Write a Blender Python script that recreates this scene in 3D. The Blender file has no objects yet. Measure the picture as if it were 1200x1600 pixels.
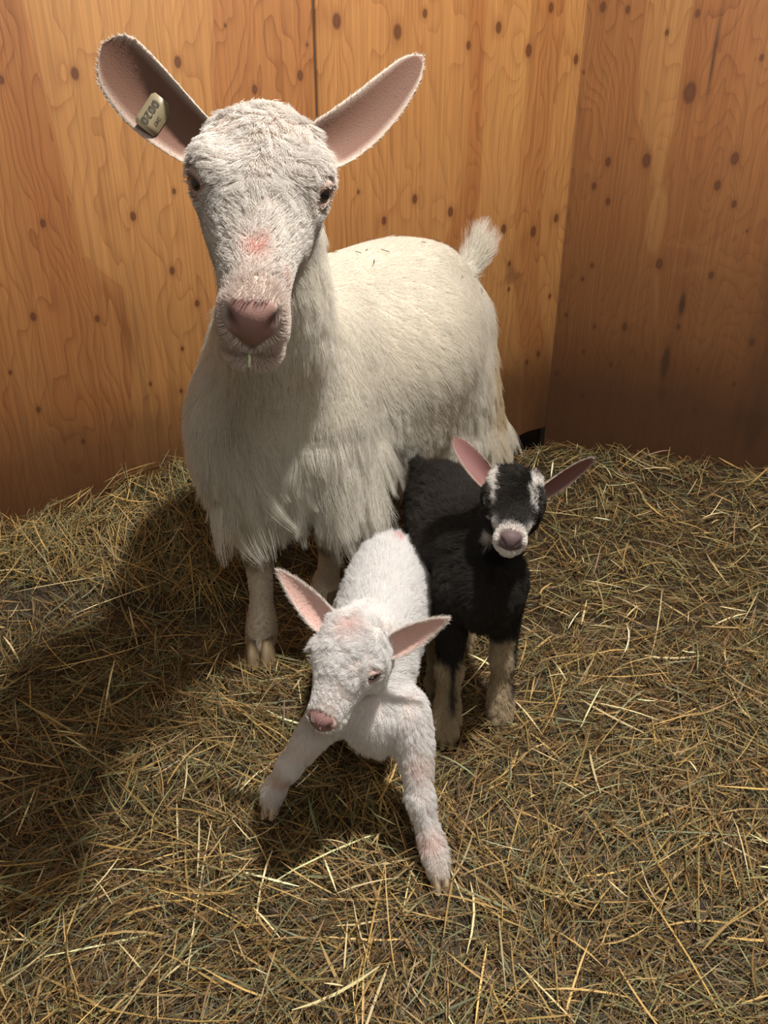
import bpy, math, time
import numpy as np
from mathutils import Vector, Matrix

T0 = time.time()
C = bpy.context.scene.collection
SC = bpy.context.scene

# ------------------------------------------------------------------ camera, light, exposure
CAM_H, PITCH, FPX = 1.1, math.radians(28.0), 1300.0
SN, CS = math.sin(PITCH), math.cos(PITCH)
cam_data = bpy.data.cameras.new('camera')
cam = bpy.data.objects.new('camera', cam_data)
C.objects.link(cam)
cam.location = (0, 0, CAM_H)
cam.rotation_euler = (math.radians(90) - PITCH, 0, 0)
cam_data.sensor_fit = 'VERTICAL'
cam_data.sensor_height = 32.0
cam_data.lens = 32.0 * FPX / 1600.0
cam_data.clip_start = 0.02
SC.camera = cam

world = bpy.data.worlds.new('world')
SC.world = world
world.use_nodes = True
bg = world.node_tree.nodes['Background']
bg.inputs[0].default_value = (1.0, 0.92, 0.80, 1)
bg.inputs[1].default_value = 0.10

def lamp(name, loc, power, radius, color):
    l = bpy.data.lights.new(name, 'POINT')
    l.energy = power; l.shadow_soft_size = radius; l.color = color
    o = bpy.data.objects.new(name, l); o.location = loc
    C.objects.link(o)
    return o
lamp('barn_bulb', (0.48, 0.90, 2.26), 142.0, 0.05, (1.0, 0.95, 0.87))
lamp('face_fill_lamp', (0.35, -0.9, 2.2), 26.0, 0.25, (1.0, 0.95, 0.86))  # added unseen fill lamp, brightens the faces from the camera side

SC.view_settings.view_transform = 'Standard'
SC.view_settings.look = 'None'
SC.view_settings.gamma = 1
SC.view_settings.use_curve_mapping = False
SC.view_settings.exposure = 0.8

# ------------------------------------------------------------------ maths helpers
rng = np.random.default_rng(7)
def V(*a): return np.array(a, float)
def nrm(v):
    v = np.asarray(v, float)
    return v / (np.linalg.norm(v, axis=-1, keepdims=True) + 1e-12)
def ray(px, py):
    u = -(py - 800.0) / FPX
    return V((px - 600.0) / FPX, u * SN + CS, u * CS - SN)
def at(px, py, depth): return V(0, 0, CAM_H) + ray(px, py) * depth

def vnoise(x, y, seed=0):
    """smooth 2-D value noise in -1..1"""
    r = np.random.default_rng(seed).uniform(-1, 1, (256, 256))
    xi = np.floor(x).astype(int); yi = np.floor(y).astype(int)
    fx = x - xi; fy = y - yi
    fx = fx * fx * (3 - 2 * fx); fy = fy * fy * (3 - 2 * fy)
    a = r[xi & 255, yi & 255]; b = r[(xi + 1) & 255, yi & 255]
    c = r[xi & 255, (yi + 1) & 255]; d = r[(xi + 1) & 255, (yi + 1) & 255]
    return (a * (1 - fx) + b * fx) * (1 - fy) + (c * (1 - fx) + d * fx) * fy
def fbm(x, y, seed=0, n=4):
    s = 0; a = 1.0
    for i in range(n):
        s = s + a * vnoise(x * 2 ** i + 13.7 * i, y * 2 ** i + 7.1 * i, seed + i); a *= 0.5
    return s / 1.9
def sstep(a, b, x):
    t = np.clip((x - a) / (b - a), 0, 1)
    return t * t * (3 - 2 * t)

def tag(o, label=None, cat=None, kind=None, group=None):
    if label: o['label'] = label
    if cat: o['category'] = cat
    if kind: o['kind'] = kind
    if group: o['group'] = group
    return o

def mesh_np(name, verts, faces, mat=None, parent=None, smooth=True, attrs=None):
    """verts (n,3), faces (m,4) or (m,3) numpy -> linked object"""
    me = bpy.data.meshes.new(name)
    verts = np.asarray(verts, np.float32); faces = np.asarray(faces, np.int32)
    me.vertices.add(len(verts)); me.vertices.foreach_set('co', verts.ravel())
    k = faces.shape[1]
    me.loops.add(faces.size); me.loops.foreach_set('vertex_index', faces.ravel())
    me.polygons.add(len(faces))
    me.polygons.foreach_set('loop_start', np.arange(0, faces.size, k, dtype=np.int32))
    if smooth: me.polygons.foreach_set('use_smooth', np.ones(len(faces), bool))
    me.update(calc_edges=True)
    for an, av in (attrs or {}).items():
        av = np.asarray(av, np.float32)
        if av.ndim == 1:
            me.attributes.new(an, 'FLOAT', 'POINT').data.foreach_set('value', av)
        else:
            if av.shape[1] == 3: av = np.concatenate([av, np.ones((len(av), 1), np.float32)], 1)
            me.attributes.new(an, 'FLOAT_COLOR', 'POINT').data.foreach_set('color', av.ravel())
    o = bpy.data.objects.new(name, me)
    if mat: me.materials.append(mat)
    C.objects.link(o)
    if parent: o.parent = parent
    return o

# ------------------------------------------------------------------ materials
def new_mat(name):
    m = bpy.data.materials.new(name); m.use_nodes = True
    nt = m.node_tree
    return m, nt, nt.nodes['Principled BSDF']
def node(nt, t, **kw):
    n = nt.nodes.new(t)
    for k, v in kw.items(): setattr(n, k, v)
    return n
def mathn(nt, op, a, b=None, c=None):
    n = nt.nodes.new('ShaderNodeMath'); n.operation = op
    for i, v in enumerate((a, b, c)):
        if v is None: continue
        if isinstance(v, (int, float)): n.inputs[i].default_value = v
        else: nt.links.new(v, n.inputs[i])
    return n.outputs[0]
def mixc(nt, fac, a, b, blend='MIX'):
    n = nt.nodes.new('ShaderNodeMix'); n.data_type = 'RGBA'; n.blend_type = blend
    for s, v in ((0, fac), (6, a), (7, b)):
        if isinstance(v, (int, float)): n.inputs[s].default_value = v
        elif isinstance(v, tuple): n.inputs[s].default_value = (*v, 1) if len(v) == 3 else v
        else: nt.links.new(v, n.inputs[s])
    return n.outputs[2]
def attr(nt, name):
    n = nt.nodes.new('ShaderNodeAttribute'); n.attribute_name = name
    return n
def noise(nt, scale, detail=3, vec=None, dist=0.0):
    n = nt.nodes.new('ShaderNodeTexNoise')
    n.inputs['Scale'].default_value = scale; n.inputs['Detail'].default_value = detail
    n.inputs['Distortion'].default_value = dist
    if vec is not None: nt.links.new(vec, n.inputs['Vector'])
    return n.outputs[0]

def wood_material():
    m, nt, p = new_mat('plywood')
    tc = node(nt, 'ShaderNodeTexCoord')
    mp = node(nt, 'ShaderNodeMapping'); mp.inputs['Scale'].default_value = (90, 90, 1.6)
    nt.links.new(tc.outputs['Object'], mp.inputs['Vector'])
    fine = noise(nt, 2.2, 4, mp.outputs[0], .3)
    mp2 = node(nt, 'ShaderNodeMapping'); mp2.inputs['Scale'].default_value = (14, 14, 1.2)
    nt.links.new(tc.outputs['Object'], mp2.inputs['Vector'])
    mid = noise(nt, 1.7, 3, mp2.outputs[0], .5)
    g = attr(nt, 'grain').outputs['Fac']; tone = attr(nt, 'tone').outputs['Fac']
    kd = attr(nt, 'knot').outputs['Fac']; dirt_shade = attr(nt, 'dirt_shade').outputs['Fac']
    soft = attr(nt, 'ringiness').outputs['Fac']
    # late-wood lines: a sharp-edged saw profile of the grain field
    fr = mathn(nt, 'FRACT', g)
    line = mathn(nt, 'POWER', fr, 4.0)
    base = mixc(nt, tone, (.395, .195, .064), (.238, .079, .022))
    c1 = mixc(nt, mathn(nt, 'MULTIPLY', mid, .75), base, (.30, .130, .040))
    c2 = mixc(nt, mathn(nt, 'MULTIPLY', mathn(nt, 'MULTIPLY', line, soft), mathn(nt, 'MULTIPLY_ADD', tone, .45, .40)), c1, (.15, .045, .013))
    fm = mathn(nt, 'MULTIPLY_ADD', fine, 1.0, .48)
    cf = node(nt, 'ShaderNodeCombineColor')
    for i in range(3): nt.links.new(fm, cf.inputs[i])
    c3 = mixc(nt, .8, c2, cf.outputs[0], 'MULTIPLY')
    # knots: halo, ring, dark heart
    halo = mathn(nt, 'SUBTRACT', 1.0, mathn(nt, 'MULTIPLY', kd, .45)); halo_c = node(nt, 'ShaderNodeClamp'); nt.links.new(halo, halo_c.inputs[0])
    c4 = mixc(nt, mathn(nt, 'MULTIPLY', halo_c.outputs[0], .55), c3, (.15, .048, .014))
    kr = node(nt, 'ShaderNodeMapRange'); nt.links.new(mathn(nt, 'ADD', kd, mathn(nt, 'MULTIPLY', mid, .35)), kr.inputs[0])
    kr.inputs[1].default_value = 1.25; kr.inputs[2].default_value = .85
    c5 = mixc(nt, mathn(nt, 'MULTIPLY', kr.outputs[0], .85), c4, (.080, .024, .009))
    kr2 = node(nt, 'ShaderNodeMapRange'); nt.links.new(kd, kr2.inputs[0])
    kr2.inputs[1].default_value = .62; kr2.inputs[2].default_value = .3
    c6 = mixc(nt, mathn(nt, 'MULTIPLY', kr2.outputs[0], .55), c5, (.12, .045, .018))
    c7 = mixc(nt, dirt_shade, c6, (.046, .020, .009))  # real dirt together with the painted falloff
    nt.links.new(c7, p.inputs['Base Color'])
    p.inputs['Roughness'].default_value = .55
    p.inputs['Specular IOR Level'].default_value = .35
    b = node(nt, 'ShaderNodeBump'); b.inputs['Strength'].default_value = .18; b.inputs['Distance'].default_value = .002
    nt.links.new(fine, b.inputs['Height']); nt.links.new(b.outputs[0], p.inputs['Normal'])
    return m
M_WOOD = wood_material()

def simple(name, col, rough=.6, spec=.4, var=.25, scale=40):
    m, nt, p = new_mat(name)
    tc = node(nt, 'ShaderNodeTexCoord')
    n = noise(nt, scale, 3, tc.outputs['Object'])
    c = mixc(nt, n, tuple(x * (1 - var) for x in col), tuple(min(1, x * (1 + var)) for x in col))
    nt.links.new(c, p.inputs['Base Color'])
    p.inputs['Roughness'].default_value = rough; p.inputs['Specular IOR Level'].default_value = spec
    return m
M_GAP_SHADE = simple('gap_shade_backing', (.05, .03, .018), .8)  # near-black, stands for the shade inside the wall gaps
M_EARTH = simple('stall_earth', (.045, .030, .017), .9, .2, .4, 60)

def attr_mat(name, rough=.6, spec=.3, sss=0.0, bump=0.0, hair=False, trans=.4):
    m, nt, p = new_mat(name)
    col = attr(nt, 'col').outputs['Color']
    if hair:
        d = node(nt, 'ShaderNodeBsdfDiffuse'); t = node(nt, 'ShaderNodeBsdfTranslucent')
        g = node(nt, 'ShaderNodeBsdfHair'); g.component = 'Reflection'
        g.inputs['RoughnessU'].default_value = .35; g.inputs['RoughnessV'].default_value = .9
        nt.links.new(col, d.inputs[0]); nt.links.new(col, t.inputs[0])
        nt.links.new(mixc(nt, .5, col, (.9, .88, .84)), g.inputs['Color'])
        mx = node(nt, 'ShaderNodeMixShader'); mx.inputs[0].default_value = trans
        nt.links.new(d.outputs[0], mx.inputs[1]); nt.links.new(t.outputs[0], mx.inputs[2])
        m2 = node(nt, 'ShaderNodeMixShader'); m2.inputs[0].default_value = spec
        nt.links.new(mx.outputs[0], m2.inputs[1]); nt.links.new(g.outputs[0], m2.inputs[2])
        nt.links.new(m2.outputs[0], nt.nodes['Material Output'].inputs[0])
        return m
    nt.links.new(col, p.inputs['Base Color'])
    p.inputs['Roughness'].default_value = rough; p.inputs['Specular IOR Level'].default_value = spec
    if sss: p.inputs['Subsurface Weight'].default_value = sss; p.inputs['Subsurface Radius'].default_value = (.012, .005, .003); p.inputs['Subsurface Scale'].default_value = .5
    if bump:
        tc = node(nt, 'ShaderNodeTexCoord')
        b = node(nt, 'ShaderNodeBump'); b.inputs['Strength'].default_value = bump; b.inputs['Distance'].default_value = .001
        nt.links.new(noise(nt, 500, 2, tc.outputs['Object']), b.inputs['Height']); nt.links.new(b.outputs[0], p.inputs['Normal'])
    return m
M_SKIN = attr_mat('goat_skin', .6, .3, 0, .3)
M_WHITEHAIR = attr_mat('white_goat_hair', spec=.10, hair=True, trans=.45)
M_DARKHAIR = attr_mat('dark_goat_hair', spec=.05, hair=True, trans=.3)
M_HAY = attr_mat('hay_blades', .55, .45)
M_HOOF = simple('hoof_horn', (.23, .17, .10), .6, .3)
M_TAG = simple('tag_plastic', (.21, .17, .105), .45, .4, .06)
M_INK = simple('tag_ink', (.03, .025, .02), .6)

# ------------------------------------------------------------------ plywood walls
CORNER = V(.54, 2.571)
DIR_L = V(-math.cos(math.radians(30)), -math.sin(math.radians(30)))   # wall behind the doe, running left
DIR_R = V(math.cos(math.radians(33)), -math.sin(math.radians(33)))    # wall running right

def on_wall(px, py, d):
    """(distance from the corner, height) where the sight line through px,py meets a wall"""
    r = ray(px, py)
    # CORNER + k d = t r
    A = np.array([[r[0], -d[0]], [r[1], -d[1]]])
    t, k = np.linalg.solve(A, CORNER)
    return k, CAM_H + t * r[2]

KN_L = [(117,115,1.2),(278,97,1.1),(398,140,1),(469,118,1.1),(2,125,.8),(208,338,1),(272,299,.7),(67,349,.9),(269,423,1),(308,474,.9),(52,495,1),
        (152,498,.9),(285,545,.6),(283,611,.6),(16,582,.6),(526,33,1.6),(537,173,.5),(621,50,1.8),(664,21,1),(779,43,1.4),(826,79,1.6),
        (732,71,1),(861,12,1.2),(900,93,1.3),(648,311,1.2),(704,331,1.3),(787,358,1.3),(833,362,1.5),(869,341,1.3),(796,412,.7),(859,463,.8),
        (795,452,.7),(841,553,1.1),(823,566,.9),(600,345,1.1),(480,70,.5),(352,40,.5),(560,300,.6),(235,600,.6),(60,640,.8),(130,690,.7)]
KN_R = [(942,11,1.3),(981,15,1),(1042,51,.8),(1090,21,1),(1078,145,2.4),(950,253,1.2),(1010,251,1.8),(928,291,1.1),(950,315,1),
        (1148,248,1.6),(1121,290,1.3),(1147,319,1),(1030,412,1.6),(1111,430,1.1),(925,415,.8),(910,436,.8),(976,511,1.2),(1060,511,.9),
        (1066,478,1.2),(1040,565,1.4),(1035,614,1.6),(1086,641,.9),(910,618,.9),(870,584,1),(1175,535,1.1),(885,492,.8),(929,510,.8),
        (954,570,.8),(912,550,.7),(1090,578,.6),(1147,600,.7),(1176,669,.7),(1167,361,.5),(912,113,.5),(1190,90,.9)]
B_L = [[(40,0),(62,110),(95,260),(130,400),(190,450),(205,520),(210,700)], [(330,0),(336,170),(345,400)], [(491,0),(493,190)],
       [(728,0),(736,150),(728,280),(690,400)], [(758,0),(752,300),(725,430)], [(832,0),(824,150),(806,330),(798,420),(822,600)],
       [(884,0),(872,130),(848,300),(842,450),(862,600)]]
T_L = [.78, .16, .70, .22, .75, .12, .66, .16]
B_R = [[(1014,0),(1001,100),(998,190),(1016,240),(1022,300),(1024,700)], [(1088,0),(1072,80),(1054,200),(1040,245),(1030,300),(1026,700)]]
T_R = [.80, .22, .88]

def wall_fields(s, z, d, knots, bounds, tones, seed):
    """per-vertex grain, tone, knot and dirt fields of one plywood wall"""
    warp = .018 * fbm(s * 3, z * 2.2, seed) + .006 * fbm(s * 14, z * 5, seed + 9)
    sw = s + warp
    tone = np.full_like(s, tones[0]); last = None
    sign = -1 if d[0] < 0 else 1
    for b, t in zip(bounds, tones[1:]):
        kz = sorted([(on_wall(px, py, d)[1], on_wall(px, py, d)[0]) for px, py in b])
        bs = np.interp(z, [a[0] for a in kz], [a[1] for a in kz])
        edge = sstep(-.008, .008, sign * (s + (0 if b[0][0] == 491 else .6) * warp - bs))
        tone = tone * (1 - edge) + t * edge
    tone = np.clip(tone + .24 * fbm(sw * 9, z * .9, seed + 20) + .12 * fbm(sw * 30, z * 1.5, seed + 22), 0, 1)
    kd = np.full_like(s, 9.0); defl = np.zeros_like(s)
    for px, py, sz in knots:
        k, kz = on_wall(px, py, d)
        rs = .0074 * sz; rz = .0115 * sz
        ds = (s - k); dz = (z - kz)
        kd = np.minimum(kd, np.sqrt((ds / rs) ** 2 + (dz / rz) ** 2))
        defl += .022 * sz * np.exp(-(ds / (.03 * sz)) ** 2 - (dz / (.06 * sz)) ** 2) * np.tanh(ds / (.010 * sz))
    a = sstep(.3, .8, tone)
    cath = .16 * fbm(s * 3.4, z * 1.25, seed + 40, 3) + .030 * fbm(s * 12, z * 5.0, seed + 41, 3) + .012 * fbm(s * 40, z * 14, seed + 45, 2)
    grain = (s * .55 + cath * (.55 + .45 * a) + defl * 1.3) * 62
    ring = .45 + .55 * sstep(-.5, .6, fbm(s * 2.5, z * 1.5, seed + 50, 2))
    return dict(tone=tone, knot=kd, grain=grain, ringiness=ring)

def wall_sheet(name, d, s0, s1, z0, z1, knots, bounds, tones, seed, zlow=None, label=None, step=.004, thick=.012, offset=0.0):
    ns = int(abs(s1 - s0) / step) + 1; nz = int((z1 - z0) / step) + 1
    S, Z = np.meshgrid(np.linspace(s0, s1, ns), np.linspace(0, 1, nz), indexing='ij')
    zb = (z0 + 0 * S) if zlow is None else zlow(S)
    Z = zb + Z * (z1 - zb)
    f = wall_fields(S, Z, d, knots, bounds, tones, seed)
    n = V(-d[1], d[0]); n = n if n[1] < 0 else -n           # faces the stall
    px = CORNER[0] + d[0] * S + n[0] * offset; py = CORNER[1] + d[1] * S + n[1] * offset
    dirt_shade = (0 if d[0] < 0 else .28 + .20 * sstep(1.1, .5, Z)) + (.66 if d[0] < 0 else .30) * sstep(.50, .16, Z + .10 * fbm(S * 4, Z * 6, seed + 70))  # right sheet weathered and, lower down, darkened for lamp falloff; grime near floor
    dirt_shade += .15 * sstep(.95, .3, Z) + .22 * sstep(.35, .8, fbm(S * 5, Z * 1.6, seed + 71))  # both walls darken downward as painted lamp falloff, plus random stains
    if d[0] < 0:
        k, kz = on_wall(212, 520, d)
        dirt_shade += .5 * np.exp(-((S - k) / .03) ** 2 - ((Z - kz) / .13) ** 2) * sstep(-.4, .5, fbm(S * 40, Z * 5, 5))
        k, kz = on_wall(800, 430, d)
        dirt_shade += .45 * np.exp(-((S - k) / .06) ** 2 - ((Z - kz) / .05) ** 2) * sstep(-.1, .5, fbm(S * 30, Z * 30, 6))
    else:
        for (qx, qy, a, b) in ((1066, 475, .006, .03), (1040, 565, .008, .035), (1115, 90, .004, .10)):
            k, kz = on_wall(qx, qy, d)
            dirt_shade += .75 * np.exp(-((S - k) / a) ** 2 - ((Z - kz) / b) ** 2)
        k, kz = on_wall(1085, 400, d)
        pale = np.exp(-((S - k) / .09) ** 2 - ((Z - kz) / .09) ** 2) * sstep(-.3, .6, fbm(S * 8, Z * 25, 8))
        f['tone'] = f['tone'] * (1 - .8 * pale)
        k, kz = on_wall(1026, 345, d)
        f['tone'] *= 1 - .9 * sstep(1.15, .9, np.sqrt(((S - k) / .026) ** 2 + ((Z - kz) / .085) ** 2))
    f['dirt_shade'] = np.clip(dirt_shade, 0, 1)
    front = np.stack([px, py, Z], -1).reshape(-1, 3)
    back = front - np.array([n[0], n[1], 0]) * thick
    idx = np.arange(ns * nz).reshape(ns, nz)
    q = np.stack([idx[:-1, :-1], idx[1:, :-1], idx[1:, 1:], idx[:-1, 1:]], -1).reshape(-1, 4)
    fn = np.cross(front[q[0, 1]] - front[q[0, 0]], front[q[0, 3]] - front[q[0, 0]])
    if fn[0] * n[0] + fn[1] * n[1] < 0: q = q[:, ::-1]
    # rim joining front and back skins, so the sheet has its real thickness
    N = ns * nz
    rim = np.concatenate([idx[:, 0], idx[-1, 1:], idx[:-1, -1][::-1], idx[0, 1:-1][::-1]])
    r2 = np.roll(rim, -1)
    rq = np.stack([rim, r2, r2 + N, rim + N], -1)
    corner4 = np.array([[idx[0, 0] + N, idx[-1, 0] + N, idx[-1, -1] + N, idx[0, -1] + N]])
    verts = np.concatenate([front, back]); faces = np.concatenate([q, rq, corner4])
    at2 = {k: np.concatenate([v.ravel(), v.ravel()]) for k, v in f.items()}
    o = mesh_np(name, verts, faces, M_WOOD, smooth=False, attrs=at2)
    return tag(o, label, None, 'structure')

seam_k = on_wall(492, 60, DIR_L)[0]
# the panel right of the seam stops short of the floor near the corner: its lower edge lifts to the right
low = lambda s: -.04 + .092 * sstep(.34, .06, s)
wall_sheet('wall_back', DIR_L, 0.004, seam_k - .0045, .0, 1.75, KN_L, B_L, T_L, 11, zlow=low,
           label='warm plywood sheet behind the doe, full of knots, lifted off the hay at the corner')
wall_sheet('wall_left', DIR_L, seam_k + .0045, 2.45, -.05, 1.75, KN_L, B_L, T_L, 11,
           label='plywood sheet left of the dark seam with wavy orange grain')
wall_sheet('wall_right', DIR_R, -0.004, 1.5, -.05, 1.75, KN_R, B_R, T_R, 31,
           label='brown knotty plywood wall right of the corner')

def box_between(name, a, b, z0, z1, nrm2, t, mat, label=None):
    a = V(*a); b = V(*b); n = V(*nrm2) * t
    v = [(*a, z0), (*b, z0), (*(b + n), z0), (*(a + n), z0), (*a, z1), (*b, z1), (*(b + n), z1), (*(a + n), z1)]
    f = [(0, 3, 2, 1), (4, 5, 6, 7), (0, 1, 5, 4), (1, 2, 6, 5), (2, 3, 7, 6), (3, 0, 4, 7)]
    return tag(mesh_np(name, v, f, mat, smooth=False), label, None, 'structure')
nL = V(-DIR_L[1], DIR_L[0]); nL = -nL if nL[1] < 0 else nL     # away from the stall
nR = V(-DIR_R[1], DIR_R[0]); nR = -nR if nR[1] < 0 else nR
a = CORNER + nL * .0125 + DIR_L * (seam_k - .05); b = CORNER + nL * .0125 + DIR_L * (seam_k + .05)
box_between('trim_1', a, b, -.05, 1.75, nL, .04, M_GAP_SHADE, 'dark backing added for the shade in the seam between the plywood sheets')  # near-black strip stands in for the shade in the seam
a = CORNER + nL * .05 - DIR_L * .02; b = CORNER + nL * .05 + DIR_L * (seam_k - .06)
box_between('trim_2', a, b, -.05, .25, nL, .04, M_GAP_SHADE, 'dark back panel added for the shade in the gap under the plywood sheet')  # near-black panel paints the shade under the lifted sheet
fl = mesh_np('floor', [(-2.2, -1.2, -.06), (2.4, -1.2, -.06), (2.4, 3.2, -.06), (-2.2, 3.2, -.06)], [(0, 1, 2, 3)], M_EARTH, smooth=False)
tag(fl, 'brown earth floor under the hay', None, 'structure')

# ------------------------------------------------------------------ hay bed
KL = [-.2, 0, .35, .8, 1.05, 1.25, 1.40, 1.68, 2.4]; HL = [0, 0, .0, .03, .12, .21, .17, .13, .15]
KR = [-.2, 0, .31, .69, 1.4]; HR = [0, 0, .045, .075, .10]
def hay_h(x, y):
    x = np.asarray(x, float); y = np.asarray(y, float)
    rx = x - CORNER[0]; ry = y - CORNER[1]
    kl = rx * DIR_L[0] + ry * DIR_L[1]; dl = -(rx * nL[0] + ry * nL[1])
    kr = rx * DIR_R[0] + ry * DIR_R[1]; dr = -(rx * nR[0] + ry * nR[1])
    h = np.interp(kl, KL, HL) * np.exp(-(np.clip(dl, 0, 9) / .24) ** 2)
    h = np.maximum(h, np.interp(kr, KR, HR) * np.exp(-(np.clip(dr, 0, 9) / .25) ** 2))
    bumps = .012 * fbm(x * 5, y * 5, 301, 3) + .006 * fbm(x * 17, y * 17, 305, 2)
    # trodden flat where the animals stand
    for fx, fy in FEET:
        w = np.exp(-((x - fx) ** 2 + (y - fy) ** 2) / .06 ** 2)
        bumps = bumps * (1 - w) + (.004) * w
        h = h * (1 - w)
    return h + bumps
FEET = [(-.26, 1.42), (-.135, 1.60), (.295, 2.05), (.17, 2.17), (-.189, 1.008), (.084, .862), (-.075, 1.35), (.020, 1.31),
        (.115, 1.167), (.22, 1.213), (.100, 1.29), (.175, 1.44)]

def hay_bed():
    gx = np.arange(-1.9, 2.0, .02); gy = np.arange(-.6, 2.75, .02)
    X, Y = np.meshgrid(gx, gy, indexing='ij')
    Zh = hay_h(X, Y) - .012
    idx = np.arange(X.size).reshape(X.shape)
    q = np.stack([idx[:-1, :-1], idx[1:, :-1], idx[1:, 1:], idx[:-1, 1:]], -1).reshape(-1, 4)
    # keep the mat inside the two walls
    cx = X.ravel()[q].mean(1); cy = Y.ravel()[q].mean(1)
    inside = lambda x, y, m: (((x - CORNER[0]) * nL[0] + (y - CORNER[1]) * nL[1]) < m) & (((x - CORNER[0]) * nR[0] + (y - CORNER[1]) * nR[1]) < m)
    q = q[inside(cx, cy, -.005)]
    gv = np.stack([X.ravel(), Y.ravel(), Zh.ravel()], 1)
    gc = np.array([.040, .027, .013]) * (1 + .5 * fbm(gv[:, 0] * 30, gv[:, 1] * 30, 401)[:, None])  # mat colour darkened to paint the deep shade under the blades
    r = np.random.default_rng(21)
    def blades(N, x0, x1, y0, y1, Lm, Ls, Lmax, w0, w1, zoff, tiltsd, pal, seed, bright=1.0, flow=.75):
        r = np.random.default_rng(seed)
        x = r.uniform(x0, x1, N); y = y0 + (y1 - y0) * r.uniform(0, 1, N) ** 1.15
        keep = inside(x, y, -.012); x = x[keep]; y = y[keep]; n = len(x)
        L = np.clip(np.exp(r.normal(math.log(Lm), Ls, n)), .012, Lmax)
        pref = 2.4 * fbm(x * 2.2, y * 2.2, 330, 2) * math.pi
        az = pref + r.normal(0, flow, n) * np.where(r.uniform(0, 1, n) < .3, 3, 1)
        tilt = np.abs(r.normal(0, tiltsd, n)) * r.choice([-1, 1], n)
        curv = r.normal(0, .22, n) * np.where(r.uniform(0, 1, n) < .12, 2.2, 1); zc = r.normal(0, .4, n)
        off = r.uniform(*zoff, n) + .012 * fbm(x * 12, y * 12, 340, 2)
        w = r.uniform(w0, w1, n) * np.clip(L / .08, .6, 1.25)
        K = 5
        t = np.linspace(-.5, .5, K)[None]
        ang = az[:, None] + curv[:, None] * t * np.clip(L[:, None] / .12, 0, 1)
        step = (L / (K - 1))[:, None]
        dx = np.cos(ang) * step; dy = np.sin(ang) * step
        bx = x[:, None] + np.cumsum(dx, 1) - dx.sum(1, keepdims=True) / 2
        by = y[:, None] + np.cumsum(dy, 1) - dy.sum(1, keepdims=True) / 2
        bad = ~inside(bx, by, -.004)
        hh = hay_h(bx, by)
        lin = hh[:, :1] + (hh[:, -1:] - hh[:, :1]) * (t + .5)
        bz = hh * .25 + lin * .75 + off[:, None] + np.tan(tilt)[:, None] * t * L[:, None] + zc[:, None] * (t ** 2 - .08) * L[:, None] * .5
        bz = np.maximum(bz, hh - .014)
        ok = ~bad.any(1)
        # no blade runs through the animals' feet
        for fx, fy in FEET:
            ok &= ~(((bx - fx) ** 2 + (by - fy) ** 2 < .016 ** 2) & (bz > .004)).any(1)
        bx, by, bz, ang, w, L, x, y = bx[ok], by[ok], bz[ok], ang[ok], w[ok], L[ok], x[ok], y[ok]
        n = len(bx)
        roll = r.normal(0, .6, n)[:, None]
        prof = np.array([.35, 1, 1, .9, .25])[None] * w[:, None] / 2
        sx = -np.sin(ang) * np.cos(roll); sy = np.cos(ang) * np.cos(roll); sz = np.sin(roll) + 0 * ang
        P = np.stack([bx, by, bz], -1); S = np.stack([sx, sy, sz], -1) * prof[..., None]
        v = np.stack([P - S, P + S], 2).reshape(-1, 3)
        base = (np.arange(n) * 2 * K)[:, None, None] + (np.arange(K - 1) * 2)[None, :, None]
        f = (base + np.array([0, 1, 3, 2])[None, None]).reshape(-1, 4)
        pc = np.array(pal)
        pick = np.clip(((fbm(x * 3.1, y * 3.1, 350, 3) + 1) / 2 * len(pc) * .6 + r.uniform(-.1, .5, n) * len(pc)).astype(int), 0, len(pc) - 1)
        col = pc[pick] * np.exp(r.normal(0, .34, n))[:, None] * bright
        return v, f, np.repeat(col, 2 * K, 0)
    GREEN, OLIVE, BROWN, TAN, GOLD, PALE = (.165, .172, .090), (.210, .185, .075), (.165, .092, .034), (.33, .215, .078), (.46, .30, .100), (.72, .58, .32)
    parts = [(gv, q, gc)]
    mixed = [GREEN, OLIVE, BROWN, TAN, OLIVE, BROWN, GREEN, TAN, BROWN, GREEN]
    parts.append(blades(46000, -1.6, 1.8, .0, 2.7, .034, .5, .10, .0012, .0030, (-.020, .006), .30, mixed, 1, .75))  # lowest blades dimmed, shade of the depth put into their colour
    parts.append(blades(52000, -1.6, 1.8, .0, 2.7, .036, .55, .13, .0011, .0030, (-.012, .014), .34, mixed, 2))
    parts.append(blades(34000, -1.0, 1.1, .2, 1.5, .034, .6, .12, .0009, .0022, (-.008, .016), .36, [GREEN, OLIVE, TAN, BROWN, BROWN, GREEN, GREEN], 3))
    parts.append(blades(9000, -1.3, 1.5, .15, 2.6, .038, .4, .08, .0030, .0055, (-.006, .012), .30, [GREEN, OLIVE, BROWN, TAN, BROWN, OLIVE], 8, .9))
    parts.append(blades(9000, -1.5, 1.7, .1, 2.6, .075, .45, .22, .0012, .0026, (.000, .016), .14, [TAN, GREEN, OLIVE, TAN, BROWN, GOLD], 4, 1.0))
    parts.append(blades(1300, -1.3, 1.5, .1, 2.6, .10, .45, .28, .0016, .0036, (.004, .020), .12, [GOLD, PALE, TAN, TAN], 5, 1.0, 1.3))
    parts.append(blades(1500, -1.2, 1.2, .2, 1.25, .10, .4, .24, .0012, .0028, (.002, .020), .12, [TAN, BROWN, TAN, GOLD, OLIVE], 9, 1.0, .45))
    parts.append(blades(600, -1.2, 1.4, .2, 2.5, .05, .5, .16, .0018, .0036, (.008, .022), .18, [PALE], 6, 1.15, 1.3))
    # the heap against the wall left of the doe
    hp = blades(5000, -1.0, -.35, 1.60, 2.15, .06, .5, .15, .0010, .0022, (.0, .045), .32, [OLIVE, TAN, GOLD, GREEN, BROWN], 7, 1.0)
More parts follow.
